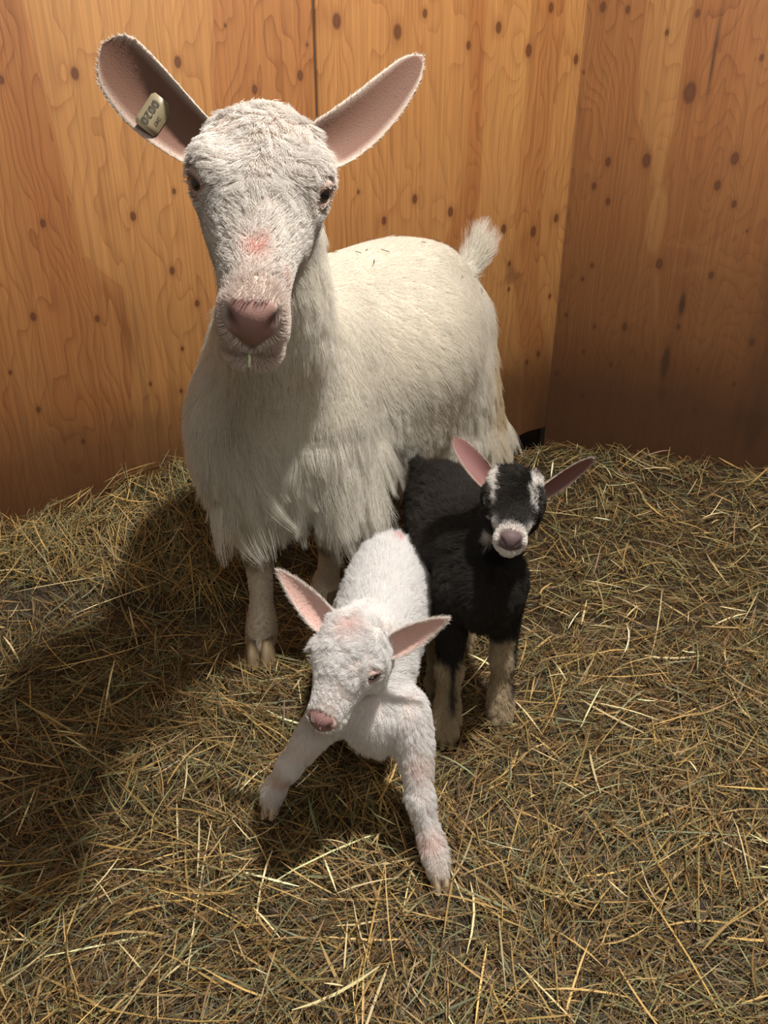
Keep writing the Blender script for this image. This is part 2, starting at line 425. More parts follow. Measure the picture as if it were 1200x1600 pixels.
    parts.append(hp)
    # the long bundle slanting up to the wall left of the doe
    vs, fs, cs = [], [], []
    r = np.random.default_rng(99)
    for i in range(60):
        A = at(60 + r.uniform(-30, 60), 880 + r.uniform(-16, 14), 2.13 + r.uniform(-.02, .02)); B = at(285 + r.uniform(-30, 20), 745 + r.uniform(-40, 25), 2.16 + r.uniform(-.04, .04))
        a0, b0 = r.uniform(0, .3), r.uniform(.6, 1.0)
        P = np.array([A + (B - A) * (a0 + (b0 - a0) * t) + V(0, 0, .02 * math.sin(math.pi * t) * r.uniform(.2, 1)) for t in np.linspace(0, 1, 5)])
        P[:, 2] = np.maximum(P[:, 2], hay_h(P[:, 0], P[:, 1]) + .008)
        s = nrm(np.cross(P[-1] - P[0], V(0, .6, .8))) * r.uniform(.0005, .0011)
        vs.append(np.stack([P - s, P + s], 1).reshape(-1, 3))
        fs.append(np.array([[0, 1, 3, 2], [2, 3, 5, 4], [4, 5, 7, 6], [6, 7, 9, 8]]) + 10 * i)
        cs.append(np.repeat([np.array((GOLD, TAN, OLIVE)[i % 3]) * r.uniform(.8, 1.25)], 10, 0))
    parts.append((np.concatenate(vs), np.concatenate(fs), np.concatenate(cs)))
    V_, F_, C_ = [], [], []; o = 0
    for v, f, c in parts:
        V_.append(v); F_.append(f + o); C_.append(c); o += len(v)
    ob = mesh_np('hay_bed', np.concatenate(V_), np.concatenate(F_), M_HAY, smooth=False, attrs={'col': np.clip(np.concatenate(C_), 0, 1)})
    tag(ob, 'deep bed of dry green and golden hay covering the stall floor', 'hay', 'stuff')
hay_bed()
print('hay', round(time.time() - T0, 1))

# ------------------------------------------------------------------ sculpting in a distance field
def catmull(P, n):
    P = np.asarray(P, float)
    if len(P) == 2: n = max(n, 1)
    Q = np.concatenate([[2 * P[0] - P[1]], P, [2 * P[-1] - P[-2]]])
    out = []
    for i in range(1, len(Q) - 2):
        for t in np.linspace(0, 1, n, endpoint=False):
            a, b, c, d = Q[i - 1], Q[i], Q[i + 1], Q[i + 2]
            out.append(.5 * (2 * b + (c - a) * t + (2 * a - 5 * b + 4 * c - d) * t ** 2 + (3 * b - a - 3 * c + d) * t ** 3))
    out.append(P[-1])
    return np.array(out)

class Tube:
    """a swept ellipse: pts [(x,y,z, lateral radius, upright radius)...]"""
    def __init__(s, pts, up=(0, 0, 1), k=.02, sub=3, comb=None, length=.02, lift=.3, density=1.0, kind='body', cut=False, R=None, t=None):
        P = np.asarray(pts, float)
        s.R = R
        if R is not None:
            P = P.copy(); P[:, :3] = P[:, :3] @ R.T + t
            up = R @ V(*up)
            if comb is not None: comb = R @ V(*comb)
        s.P = catmull(P, sub) if sub > 1 and len(P) > 1 else P
        s.P[:, 3:] = np.maximum(s.P[:, 3:], 1e-4)
        s.up = nrm(V(*up)); s.k = k; s.length = length; s.lift = lift; s.kind = kind; s.cut = cut
        s.comb = nrm(V(*comb)) if comb is not None else None
        s.density = density
        rm = s.P[:, 3:].max()
        s.lo = s.P[:, :3].min(0) - rm; s.hi = s.P[:, :3].max(0) + rm
    def dist(s, X):
        d = None
        P = s.P
        if len(P) == 1: P = np.concatenate([P, P]); P[1, :3] += 1e-5 * V(0, 1, 0)
        ns = len(P) - 1
        for si, (a, b) in enumerate(zip(P[:-1], P[1:])):
            T = b[:3] - a[:3]; L = np.linalg.norm(T) + 1e-9; T = T / L
            S = np.cross(T, s.up)
            if np.linalg.norm(S) < 1e-3: S = np.cross(T, V(.1, 1, .05))
            S = nrm(S); U = np.cross(S, T)
            D = X - a[:3]
            h = D @ T
            tt = np.clip(h / L, 0, 1)
            rl = a[3] + (b[3] - a[3]) * tt; ru = a[4] + (b[4] - a[4]) * tt
            over = h - tt * L
            rc = .5 * (rl + ru) * np.where(h < 0, 1.0 if si == 0 else .22, 1.0 if si == ns - 1 else .22)
            q = np.sqrt(((D @ S) / rl) ** 2 + ((D @ U) / ru) ** 2 + (over / rc) ** 2)
            v = (q - 1) * np.minimum(rl, ru)
            d = v if d is None else np.minimum(d, v)
        return d

def ell(c, r, up=(0, 0, 1), **kw):
    """ellipsoid-like blob: radii (x lateral, z upright), elongated along y by ry"""
    c = V(*c); e = max(r[1] - .5 * (r[0] + r[2]), 1e-4)
    return Tube([(*(c - V(0, e, 0)), r[0], r[2]), (*(c + V(0, e, 0)), r[0], r[2])], up=up, sub=1, **kw)

def axis_grid(lo, hi, coarse, fine, f0, f1):
    g = [lo]
    while g[-1] < hi:
        x = g[-1]
        d = 0 if f0 <= x <= f1 else min(abs(x - f0), abs(x - f1))
        g.append(x + min(coarse, fine + .12 * d))
    return np.array(g)

class Sculpt:
    def __init__(s, tubes, coarse, fine, fbox, pad=.03):
        s.tubes = tubes
        solid = [t for t in tubes if not t.cut]
        lo = np.min([t.lo for t in solid], 0) - pad; hi = np.max([t.hi for t in solid], 0) + pad
        s.g = [axis_grid(lo[i], hi[i], coarse, fine, fbox[0][i], fbox[1][i]) for i in range(3)]
        shp = tuple(len(g) for g in s.g)
        F = np.full(shp, .06, np.float32)
        for t in tubes:
            m = .03 + t.k
            sl = []
            for i in range(3):
                a = np.searchsorted(s.g[i], t.lo[i] - m); b = np.searchsorted(s.g[i], t.hi[i] + m)
                sl.append(slice(max(a - 1, 0), b + 1))
            sl = tuple(sl)
            G = np.stack(np.meshgrid(*[s.g[i][sl[i]] for i in range(3)], indexing='ij'), -1)
            d = t.dist(G.reshape(-1, 3)).reshape(G.shape[:3])
            A = F[sl]
            if t.cut:
                d = -d; h = np.clip(.5 - .5 * (d - A) / t.k, 0, 1) if False else None
                kk = t.k; e = np.maximum(kk - np.abs(A - d), 0) / kk
                F[sl] = np.maximum(A, d) + e * e * kk * .25
            else:
                kk = t.k; e = np.maximum(kk - np.abs(A - d), 0) / kk
                F[sl] = np.minimum(np.minimum(A, d) - e * e * kk * .25, .06)
        s.F = F
        s.mesh()
    def idx2pos(s, I):
        return np.stack([np.interp(I[:, i], np.arange(len(s.g[i])), s.g[i]) for i in range(3)], 1)
    def mesh(s):
        F = s.F; ins = F < 0
        cnt = np.zeros(tuple(n - 1 for n in F.shape), np.int8)
        for a in (0, 1):
            for b in (0, 1):
                for c in (0, 1):
                    cnt += ins[a:F.shape[0] - 1 + a, b:F.shape[1] - 1 + b, c:F.shape[2] - 1 + c]
        act = (cnt > 0) & (cnt < 8)
        I = np.argwhere(act)
        vid = np.full(act.shape, -1, np.int32); vid[act] = np.arange(len(I))
        corners = np.array([(a, b, c) for a in (0, 1) for b in (0, 1) for c in (0, 1)])
        fv = [F[tuple((I + c).T)] for c in corners]
        acc = np.zeros((len(I), 3)); n = np.zeros(len(I))
        for i in range(8):
            for j in range(i + 1, 8):
                if np.abs(corners[i] - corners[j]).sum() != 1: continue
                cr = (fv[i] < 0) != (fv[j] < 0)
                t = np.where(cr, fv[i] / np.where(cr, fv[i] - fv[j], 1), 0)
                acc += cr[:, None] * (corners[i] + t[:, None] * (corners[j] - corners[i])); n += cr
        P = s.idx2pos(I + acc / n[:, None])
        faces = []
        for ax in range(3):
            o = [k for k in range(3) if k != ax]
            sl0 = [slice(None)] * 3; sl1 = [slice(None)] * 3
            sl0[ax] = slice(0, -1); sl1[ax] = slice(1, None)
            A = ins[tuple(sl0)]; B = ins[tuple(sl1)]
            E = np.argwhere(A != B)
            ok = np.ones(len(E), bool)
            for k in o: ok &= (E[:, k] > 0) & (E[:, k] < F.shape[k] - 1)
            E = E[ok]
            flip = A[tuple(E.T)]
            def cell(d0, d1):
                X = E.copy(); X[:, o[0]] += d0; X[:, o[1]] += d1
                return vid[tuple(X.T)]
            q = np.stack([cell(-1, -1), cell(0, -1), cell(0, 0), cell(-1, 0)], 1)
            if ax == 1: flip = ~flip
            q[~flip] = q[~flip][:, ::-1]
            faces.append(q)
        Q = np.concatenate(faces)
        # light relaxation
        e = np.concatenate([Q[:, [0, 1]], Q[:, [1, 2]], Q[:, [2, 3]], Q[:, [3, 0]]])
        deg = np.bincount(e.ravel(), minlength=len(P)).astype(float)[:, None]
        for lam in (.5, -.52, .5, -.52, .5):
            A = np.zeros_like(P)
            for k in range(3):
                A[:, k] = np.bincount(e[:, 0], P[e[:, 1], k], len(P)) + np.bincount(e[:, 1], P[e[:, 0], k], len(P))
            P = P + lam * (A / deg - P)
        s.P, s.Q = P, Q
    def sample(s, X):
        """trilinear value and gradient of the field"""
        ix = [np.clip(np.interp(X[:, i], s.g[i], np.arange(len(s.g[i]))), 0, len(s.g[i]) - 1.001) for i in range(3)]
        i0 = [a.astype(int) for a in ix]; f = [a - b for a, b in zip(ix, i0)]
        c = {}
        for a in (0, 1):
            for b in (0, 1):
                for d in (0, 1): c[a, b, d] = s.F[i0[0] + a, i0[1] + b, i0[2] + d].astype(float)
        L = lambda p, q, t: p * (1 - t) + q * t
        hs = [s.g[i][i0[i] + 1] - s.g[i][i0[i]] for i in range(3)]
        x00 = L(c[0, 0, 0], c[1, 0, 0], f[0]); x10 = L(c[0, 1, 0], c[1, 1, 0], f[0]); x01 = L(c[0, 0, 1], c[1, 0, 1], f[0]); x11 = L(c[0, 1, 1], c[1, 1, 1], f[0])
        v = L(L(x00, x10, f[1]), L(x01, x11, f[1]), f[2])
        gz = (L(x01, x11, f[1]) - L(x00, x10, f[1])) / hs[2]
        gy = L(x10 - x00, x11 - x01, f[2]) / hs[1]
        dx = {(b, d): c[1, b, d] - c[0, b, d] for b in (0, 1) for d in (0, 1)}
        gx = L(L(dx[0, 0], dx[1, 0], f[1]), L(dx[0, 1], dx[1, 1], f[1]), f[2]) / hs[0]
        return v, np.stack([gx, gy, gz], 1)

def ear_shell(base, tip, face, width, prof, cup=.35, thick=.0035, bend=None, nu=26, nv=15, twist=0.0):
    """a cupped leaf: returns verts, quads, inner mask, u, along direction"""
    base, tip = V(*base), V(*tip)
    D = tip - base; L = np.linalg.norm(D); D = D / L
    N = nrm(V(*face) - D * np.dot(V(*face), D)); S = np.cross(D, N)
    us = np.linspace(0, 1, nu); vs = np.linspace(-1, 1, nv)
    w = np.interp(us, [p[0] for p in prof], [p[1] for p in prof])
    w = np.convolve(np.pad(w, 2, mode='edge'), np.ones(5) / 5, 'valid') if nu > 10 else w
    tipcap = np.sqrt(np.clip(1 - np.clip((us - .86) / .14, 0, 1) ** 2, 0, 1))
    w = w * np.maximum(tipcap, .03) * width / 2
    cpu = np.interp(us, [0, .25, .7, 1], [1.35, 1.0, .5, .25]) * cup
    P = np.zeros((2, nu, nv, 3))
    for i, u in enumerate(us):
        c = base + D * L * u + (bend(u) if bend is not None else 0)
        a = twist * u
        Nn = N * math.cos(a) + S * math.sin(a); Sn = S * math.cos(a) - N * math.sin(a)
        ang = vs * cpu[i] * 2.2
        r = w[i] / max(math.sin(min(cpu[i] * 2.2, math.pi / 2)), .2)
        off = Sn[None] * (np.sin(ang) * r)[:, None] - Nn[None] * ((np.cos(ang)) * r - r)[:, None] * 1.0
        nr = -Sn[None] * np.sin(ang)[:, None] + Nn[None] * np.cos(ang)[:, None]
        th = thick * (1 - .75 * np.abs(vs) ** 3)[:, None] * (1 - .5 * u)
        P[0, i] = c + off + nr * th / 2
        P[1, i] = c + off - nr * th / 2
    idx = np.arange(2 * nu * nv).reshape(2, nu, nv)
    def quads(g): return np.stack([g[:-1, :-1], g[1:, :-1], g[1:, 1:], g[:-1, 1:]], -1).reshape(-1, 4)
    q0 = quads(idx[0]); q1 = quads(idx[1])[:, ::-1]
    def strip(a, b): return np.stack([a[:-1], b[:-1], b[1:], a[1:]], -1)
    rim = [strip(idx[0][:, 0], idx[1][:, 0]), strip(idx[0][:, -1], idx[1][:, -1])[:, ::-1], strip(idx[0][-1], idx[1][-1])]
    Q = np.concatenate([q0, q1] + rim)
    inner = np.zeros((2, nu, nv), bool); inner[0] = True
    u_ = np.broadcast_to(us[None, :, None], inner.shape)
    v_ = np.broadcast_to(vs[None, None, :], inner.shape)
    # make the inner skin face its opening
    p = P.reshape(-1, 3); n0 = np.cross(p[q0[60, 1]] - p[q0[60, 0]], p[q0[60, 3]] - p[q0[60, 0]])
    if np.dot(n0, N) < 0: Q = Q[:, ::-1]
    return dict(P=p, Q=Q, inner=inner.ravel(), u=u_.ravel().copy(), v=v_.ravel().copy(), D=D, N=N, S=S)

def mesh_normals(P, Q):
    n = np.cross(P[Q[:, 2]] - P[Q[:, 0]], P[Q[:, 3]] - P[Q[:, 1]])
    A = np.zeros_like(P)
    for j in range(4):
        for k in range(3): A[:, k] += np.bincount(Q[:, j], n[:, k], len(P))
    return nrm(A)

def groom(name, parent, sc, ears, count, mat, field, colour, width=.0005, seed=0, seg=6, gravity=.35, mult=1.0, tau=.018, clumps=0.012, tuft=0.0):
    """lay a coat of separate strands over the sculpted skin and the ears.
    field(X, base dict) -> dict(comb, length, lift, dens) may alter; colour(X, n) -> rgb"""
    r = np.random.default_rng(seed)
    P, Q = sc.P, sc.Q
    nrm_v = mesh_normals(P, Q)
    a = P[Q]
    area = .5 * np.linalg.norm(np.cross(a[:, 2] - a[:, 0], a[:, 3] - a[:, 1]), axis=1)
    cen = a.mean(1)
    B = blend(sc.tubes, cen, tau)
    B = field(cen, nrm_v[Q].mean(1), B)
    wgt = area * B['dens']
    pick = r.choice(len(Q), count, p=wgt / wgt.sum())
    uv = r.uniform(0, 1, (count, 2))
    q = Q[pick]
    w4 = np.stack([(1 - uv[:, 0]) * (1 - uv[:, 1]), uv[:, 0] * (1 - uv[:, 1]), uv[:, 0] * uv[:, 1], (1 - uv[:, 0]) * uv[:, 1]], 1)
    X = (P[q] * w4[..., None]).sum(1); N = nrm((nrm_v[q] * w4[..., None]).sum(1))
    comb = B['comb'][pick]; ln = B['length'][pick] * r.uniform(.65, 1.25, count) * mult; lift = B['lift'][pick]; grav = B['grav'][pick]; cl = B['clump'][pick]
    col = colour(X, N, ln)
    isear = np.zeros(count, bool)
    # ears
    for e in ears:
        ne = e['hairs']; en = mesh_normals(e['P'], e['Q'])
        ea = e['P'][e['Q']]; ar = np.linalg.norm(np.cross(ea[:, 2] - ea[:, 0], ea[:, 3] - ea[:, 1]), axis=1)
        inn = e['inner'][e['Q']].mean(1); vv = np.abs(e['v'][e['Q']]).mean(1)
        wt = ar * np.where(inn > .5, .15 + 1.2 * vv ** 3, 1.0)
        pk = r.choice(len(e['Q']), ne, p=wt / wt.sum()); u2 = r.uniform(0, 1, (ne, 2)); qq = e['Q'][pk]
        w4 = np.stack([(1 - u2[:, 0]) * (1 - u2[:, 1]), u2[:, 0] * (1 - u2[:, 1]), u2[:, 0] * u2[:, 1], (1 - u2[:, 0]) * u2[:, 1]], 1)
        Xe = (e['P'][qq] * w4[..., None]).sum(1); Ne = nrm((en[qq] * w4[..., None]).sum(1))
        X = np.concatenate([X, Xe]); N = np.concatenate([N, Ne])
        comb = np.concatenate([comb, np.repeat(e['D'][None], ne, 0)])
        ln = np.concatenate([ln, e['hlen'] * r.uniform(.5, 1.3, ne)])
        lift = np.concatenate([lift, np.where(inn[pk] > .5, .10, .25)]); grav = np.concatenate([grav, np.zeros(ne)]); cl = np.concatenate([cl, np.zeros(ne)])
        ce = np.where((inn[pk] > .5)[:, None], e['hin'], e['hout']) * r.uniform(.85, 1.1, ne)[:, None]
        col = np.concatenate([col, ce]); isear = np.concatenate([isear, np.ones(ne, bool)])
    n = len(X)
    comb = comb + r.normal(0, .16, (n, 3)) + tuft * np.stack([fbm(X[:, 0] * 70, X[:, 2] * 70 + X[:, 1] * 50, 511, 2), fbm(X[:, 1] * 70, X[:, 0] * 70, 512, 2), fbm(X[:, 2] * 70, X[:, 1] * 70, 513, 2)], 1)
    tang = nrm(comb - N * (comb * N).sum(1, keepdims=True))
    d = nrm(tang * (1 - lift[:, None]) + N * (lift[:, None] + .04))
    pts = np.zeros((n, seg, 3)); pts[:, 0] = X - N * .001
    step = (ln / (seg - 1))[:, None]
    g = np.array([0, 0, -1.0])
    curl = nrm(r.normal(0, 1, (n, 3))) * .10
    wave = np.stack([fbm(X[:, 0] * 28, X[:, 2] * 14, 501, 2), fbm(X[:, 1] * 28, X[:, 2] * 14, 502, 2), fbm(X[:, 0] * 28, X[:, 1] * 28, 503, 2)], 1)
    curl += wave * (.05 + np.clip((ln - .03) * 3.0, 0, .24))[:, None]
    for i in range(1, seg):
        p = pts[:, i - 1] + d * step
        v, gr = sc.sample(p)
        gr = nrm(gr)
        want = .002 + .0006 * i
        push = np.clip(want - v, 0, .02)
        push[isear] = 0
        p = p + gr * push[:, None]
        pts[:, i] = p
        d = nrm(d + g * (grav * .35)[:, None] + curl + tang * .10)
    # clumping towards guide strands
    m = cl > .02
    if m.any():
        from mathutils import kdtree
        ids = np.where(m)[0]
        ng = max(1, int(len(ids) * clumps))
        gd = r.choice(ids, ng, replace=False)
        kd = kdtree.KDTree(ng)
        for j, gi in enumerate(gd): kd.insert(pts[gi, 0], j)
        kd.balance()
        near = np.array([gd[kd.find(pts[i, 0])[1]] for i in ids])
        amt = (cl[ids])[:, None, None] * (np.linspace(0, 1, seg) ** 1.3)[None, :, None]
        tgt = pts[near] + (pts[ids, :1] - pts[near][:, :1]) * .22
        pts[ids] = pts[ids] * (1 - amt) + tgt * amt
    hc = bpy.data.hair_curves.new(name)
    hc.add_curves([seg] * n)
    hc.attributes['position'].data.foreach_set('vector', pts.astype(np.float32).ravel())
    rad = hc.attributes.get('radius') or hc.attributes.new('radius', 'FLOAT', 'POINT')
    wd = width * r.uniform(.7, 1.3, n)[:, None] * np.linspace(1, .22, seg)[None] / 2
    rad.data.foreach_set('value', wd.astype(np.float32).ravel())
    ca = hc.attributes.new('col', 'FLOAT_COLOR', 'CURVE')
    ca.data.foreach_set('color', np.concatenate([np.clip(col, 0, 1), np.ones((n, 1))], 1).astype(np.float32).ravel())
    hc.materials.append(mat)
    o = bpy.data.objects.new(name, hc); C.objects.link(o); o.parent = parent
    return o

def blend(tubes, X, tau):
    T = [t for t in tubes if not t.cut and t.comb is not None]
    D = np.stack([t.dist(X) for t in T], 0)
    W = np.exp(-(D - D.min(0)) / tau); W /= W.sum(0)
    comb = sum(W[i][:, None] * t.comb for i, t in enumerate(T))
    f = lambda k: sum(W[i] * getattr(t, k) for i, t in enumerate(T))
    ln = f('length')
    return dict(comb=comb, length=ln, lift=f('lift'), dens=f('density'), grav=np.clip((ln - .02) * 14, 0, 1), clump=np.clip((ln - .02) * 10, 0, .75), W=W, T=T)

def finish_body(root_name, label, cat, sc, ears, skin, mat):
    """one continuous skin mesh (ears included) as the top-level animal"""
    P = [sc.P]; Q = [sc.Q]; o = len(sc.P)
    col = [skin(sc.P)]
    for e in ears:
        P.append(e['P']); Q.append(e['Q'] + o); o += len(e['P'])
        c = np.where(e['inner'][:, None], e['cin'], e['cout']) * np.ones((len(e['P']), 3))
        rt = sstep(.22, .05, e['u'])[:, None] * .7
        c = c * (1 - rt) + np.asarray(e['cout']) * rt
        rim = np.clip((np.abs(e['v']) - .72) / .28, 0, 1)[:, None] * .7
        c = c * (1 - rim) + np.asarray(e['cout']) * rim
        col.append(c)
    ob = mesh_np(root_name, np.concatenate(P), np.concatenate(Q), mat, attrs={'col': np.clip(np.concatenate(col), 0, 1)})
    tag(ob, label, cat)
    return ob

def uv_ball(name, c, r, mat, parent, axis=None, colf=None, n=28, scale=(1, 1, 1), R=None):
    v = []; f = []
    for i in range(n + 1):
        th = math.pi * i / n
        for j in range(2 * n):
            ph = math.pi * j / n
            v.append((math.sin(th) * math.cos(ph) * scale[0], math.sin(th) * math.sin(ph) * scale[1], math.cos(th) * scale[2]))
    for i in range(n):
        for j in range(2 * n):
            f.append((i * 2 * n + j, (i + 1) * 2 * n + j, (i + 1) * 2 * n + (j + 1) % (2 * n), i * 2 * n + (j + 1) % (2 * n)))
    v = np.array(v)
    col = colf(v) if colf else None
    if R is not None: v = v @ R.T
    return mesh_np(name, v * r + V(*c), f, mat, parent, attrs={'col': col} if col is not None else None)

def eye_mat():
    m, nt, p = new_mat('goat_eye')
    nt.links.new(attr(nt, 'col').outputs['Color'], p.inputs['Base Color'])
    p.inputs['Roughness'].default_value = .08; p.inputs['Specular IOR Level'].default_value = .5
    p.inputs['Coat Weight'].default_value = .6; p.inputs['Coat Roughness'].default_value = .03
    return m
M_EYE = eye_mat()
def eye_colours(side, iris=(.045, .025, .012), rim=(.35, .27, .12)):
    def f(v):   # v: unit sphere, looking along +-x in head space
        g = nrm(V(side * .78, .60, .10)); up = nrm(V(0, -.25, 1) - g * np.dot(V(0, -.25, 1), g)); sd = np.cross(g, up)
        ax = v @ g; v = np.stack([ax, v @ sd, v @ up], 1)
        ang = np.arccos(np.clip(ax, -1, 1))
        c = np.tile(np.array(rim), (len(v), 1)) * .9
        k = sstep(.95, .80, ang)[:, None]
        c = c * (1 - k) + np.array(iris) * k
        pup = ((np.abs(v[:, 2]) < .26) & (np.abs(v[:, 1]) < .52) & (ax > 0))[:, None]
        return np.where(pup, np.array((.004, .004, .005)), c)
    return f

def hoof(parent, c, fwd, h=.035, w=.017, l=.026, mat=None):
    """cloven hoof: two claws, wedge-shaped, toes forward"""
    c = V(*c); F = nrm(V(*fwd)); S = np.cross(F, V(0, 0, 1)); U = V(0, 0, 1)
    verts = []; faces = []
    for sd in (-1, 1):
        o = len(verts); n = 14; rings = []
        for zi, (zz, sc_, sh) in enumerate(((0, 1.0, .25), (.25, 1.02, .2), (.6, .9, .05), (1.0, .74, -.15))):
            for i in range(n):
                a = 2 * math.pi * i / n
                x = math.cos(a); y = math.sin(a)
                pt = max(0, y) ** 2 * .35        # pointed toe
                px = x * w * .50 * sc_ * (1 - pt) + sd * w * .43
                py = y * l * sc_ + sh * l
                verts.append(c + S * px + F * py + U * (zz * h))
        for zi in range(3):
            for i in range(n):
                faces.append((o + zi * n + i, o + zi * n + (i + 1) % n, o + (zi + 1) * n + (i + 1) % n, o + (zi + 1) * n + i))
        for zi in (0, 3):
            ce = len(verts); verts.append(np.mean(verts[o + zi * n:o + zi * n + n], 0))
            for i in range(0, n, 2):
                faces.append((ce, o + zi * n + i, o + zi * n + (i + 1) % n, o + zi * n + (i + 2) % n))
    return mesh_np('hoof', np.array(verts), faces, mat or M_HOOF, parent)

def eye_parts(s, E, r, H, open_=1.0, lidr=.0042, k=.004):
    """socket opening and two lids around an eyeball at E (head space); s = side"""
    E = V(*E); g = nrm(V(s * .78, .60, .10)); up = nrm(V(0, -.25, 1) - g * np.dot(V(0, -.25, 1), g)); sd = np.cross(g, up)
    out = [Tube([(*(E + g * r * .85 - sd * r * .30), r * .68, r * .70 * open_), (*(E + g * r * .85 + sd * r * .30), r * .68, r * .70 * open_)], up=up, sub=1, k=k * .7, cut=True, **H)]
    for sg, al in ((1, 36 * open_ + 4), (-1, 34 * open_ + 4)):
        pts = []
        for ph in np.linspace(0, math.pi, 7):
            a = math.radians(52 + (al - 52) * math.sin(ph))
            q = E + r * 1.03 * (math.cos(a) * g + math.sin(a) * (math.cos(ph) * sd + sg * math.sin(ph) * up))
            w = lidr * (.7 + .4 * math.sin(ph)) * (1.15 if sg > 0 else .8)
            pts.append((*q, w, w))
        out.append(Tube(pts, k=k, sub=1, comb=(0, -1, .3 * sg), length=.003, lift=.2, **H))
    return out
def eye_dist(q, E, r):
    g = nrm(V(.78, .60, .10)); c = V(*E) + g * r
    return np.sqrt((np.abs(q[:, 0]) - c[0]) ** 2 + (q[:, 1] - c[1]) ** 2 + (q[:, 2] - c[2]) ** 2)
DE, DR = (.0600, .010, .028), .0172
KE, KR_ = (.0345, .0070, .0115), .0112

# ------------------------------------------------------------------ head builders (x = animal's right, y = to the nose, z = up)
def doe_head(R, t):
    H = dict(R=R, t=t); back = (0, -1, 0.15)
    T = []
    T.append(Tube([(0, -.095, .000, .050, .050), (0, -.05, .012, .062, .055), (0, 0, .010, .064, .053), (0, .05, .004, .052, .047), (0, .10, -.004, .039, .038), (0, .145, -.010, .032, .034), (0, .172, -.014, .028, .030)],
                  k=.02, comb=(0, -.75, .25), length=.014, lift=.30, **H))
    T.append(Tube([(0, -.085, -.045, .045, .050), (0, -.03, -.062, .046, .046), (0, .04, -.062, .034, .034), (0, .10, -.060, .027, .026), (0, .145, -.066, .027, .022), (0, .163, -.068, .024, .019)],
                  k=.018, comb=(0, -1, -.2), length=.012, lift=.15, **H))
    for s in (-1, 1):
        T.append(Tube([(s * .040, -.060, -.030, .024, .045), (s * .044, -.015, -.035, .020, .036), (s * .036, .04, -.030, .014, .026)], k=.025, comb=(0, -1, -.1), length=.010, lift=.12, **H))
        T.append(ell((s * .050, .000, .026), (.027, .034, .028), k=.018, comb=(0, -1, .2), length=.006, lift=.12, **H))          # orbit
        T.append(Tube([(s * .044, .022, .044, .009, .008), (s * .056, .006, .050, .011, .009), (s * .058, -.022, .046, .012, .010)], k=.012, comb=(0, -1, .2), length=.006, lift=.15, **H))   # brow
        T.append(ell((s * .038, -.050, .052), (.017, .018, .012), k=.016, comb=(0, -1, .3), length=.007, lift=.35, **H))         # horn bud
        T.append(ell((s * .019, .176, -.010), (.0125, .016, .020), k=.012, comb=(0, -1, .2), length=.003, lift=.1, **H))          # nostril wing
        T.append(ell((s * .018, .156, -.040), (.016, .028, .019), k=.014, comb=(0, -1, .1), length=.004, lift=.15, **H))         # upper lip
    T.append(Tube([(-.0, .182, -.010, .015, .014), (0, .182, -.030, .011, .012)], up=(0, 1, 0), k=.010, sub=1, comb=(0, -1, 0), length=.001, lift=.1, **H))  # nose pad
    T.append(ell((0, .162, -.076), (.024, .018, .014), k=.012, comb=(0, -.3, -1), length=.012, lift=.3, **H))                    # chin
    for s in (-1, 1):
        T.append(Tube([(s * .014, .203, -.018, .0035, .004), (s * .022, .197, -.006, .0055, .0065), (s * .029, .186, .001, .0045, .0055)], k=.003, cut=True, **H))
        T.append(Tube([(0, .188, -.057, .003, .0032), (s * .018, .182, -.057, .003, .0032), (s * .031, .161, -.055, .0025, .0032), (s * .039, .12, -.048, .002, .003)], k=.004, cut=True, **H))
    T.append(Tube([(0, .205, -.020, .0016, .0016), (0, .195, -.044, .0016, .0016)], up=(0, 1, 0), sub=1, k=.003, cut=True, **H))
    for s in (-1, 1): T += eye_parts(s, (s * DE[0], DE[1], DE[2]), DR, H)
    return T

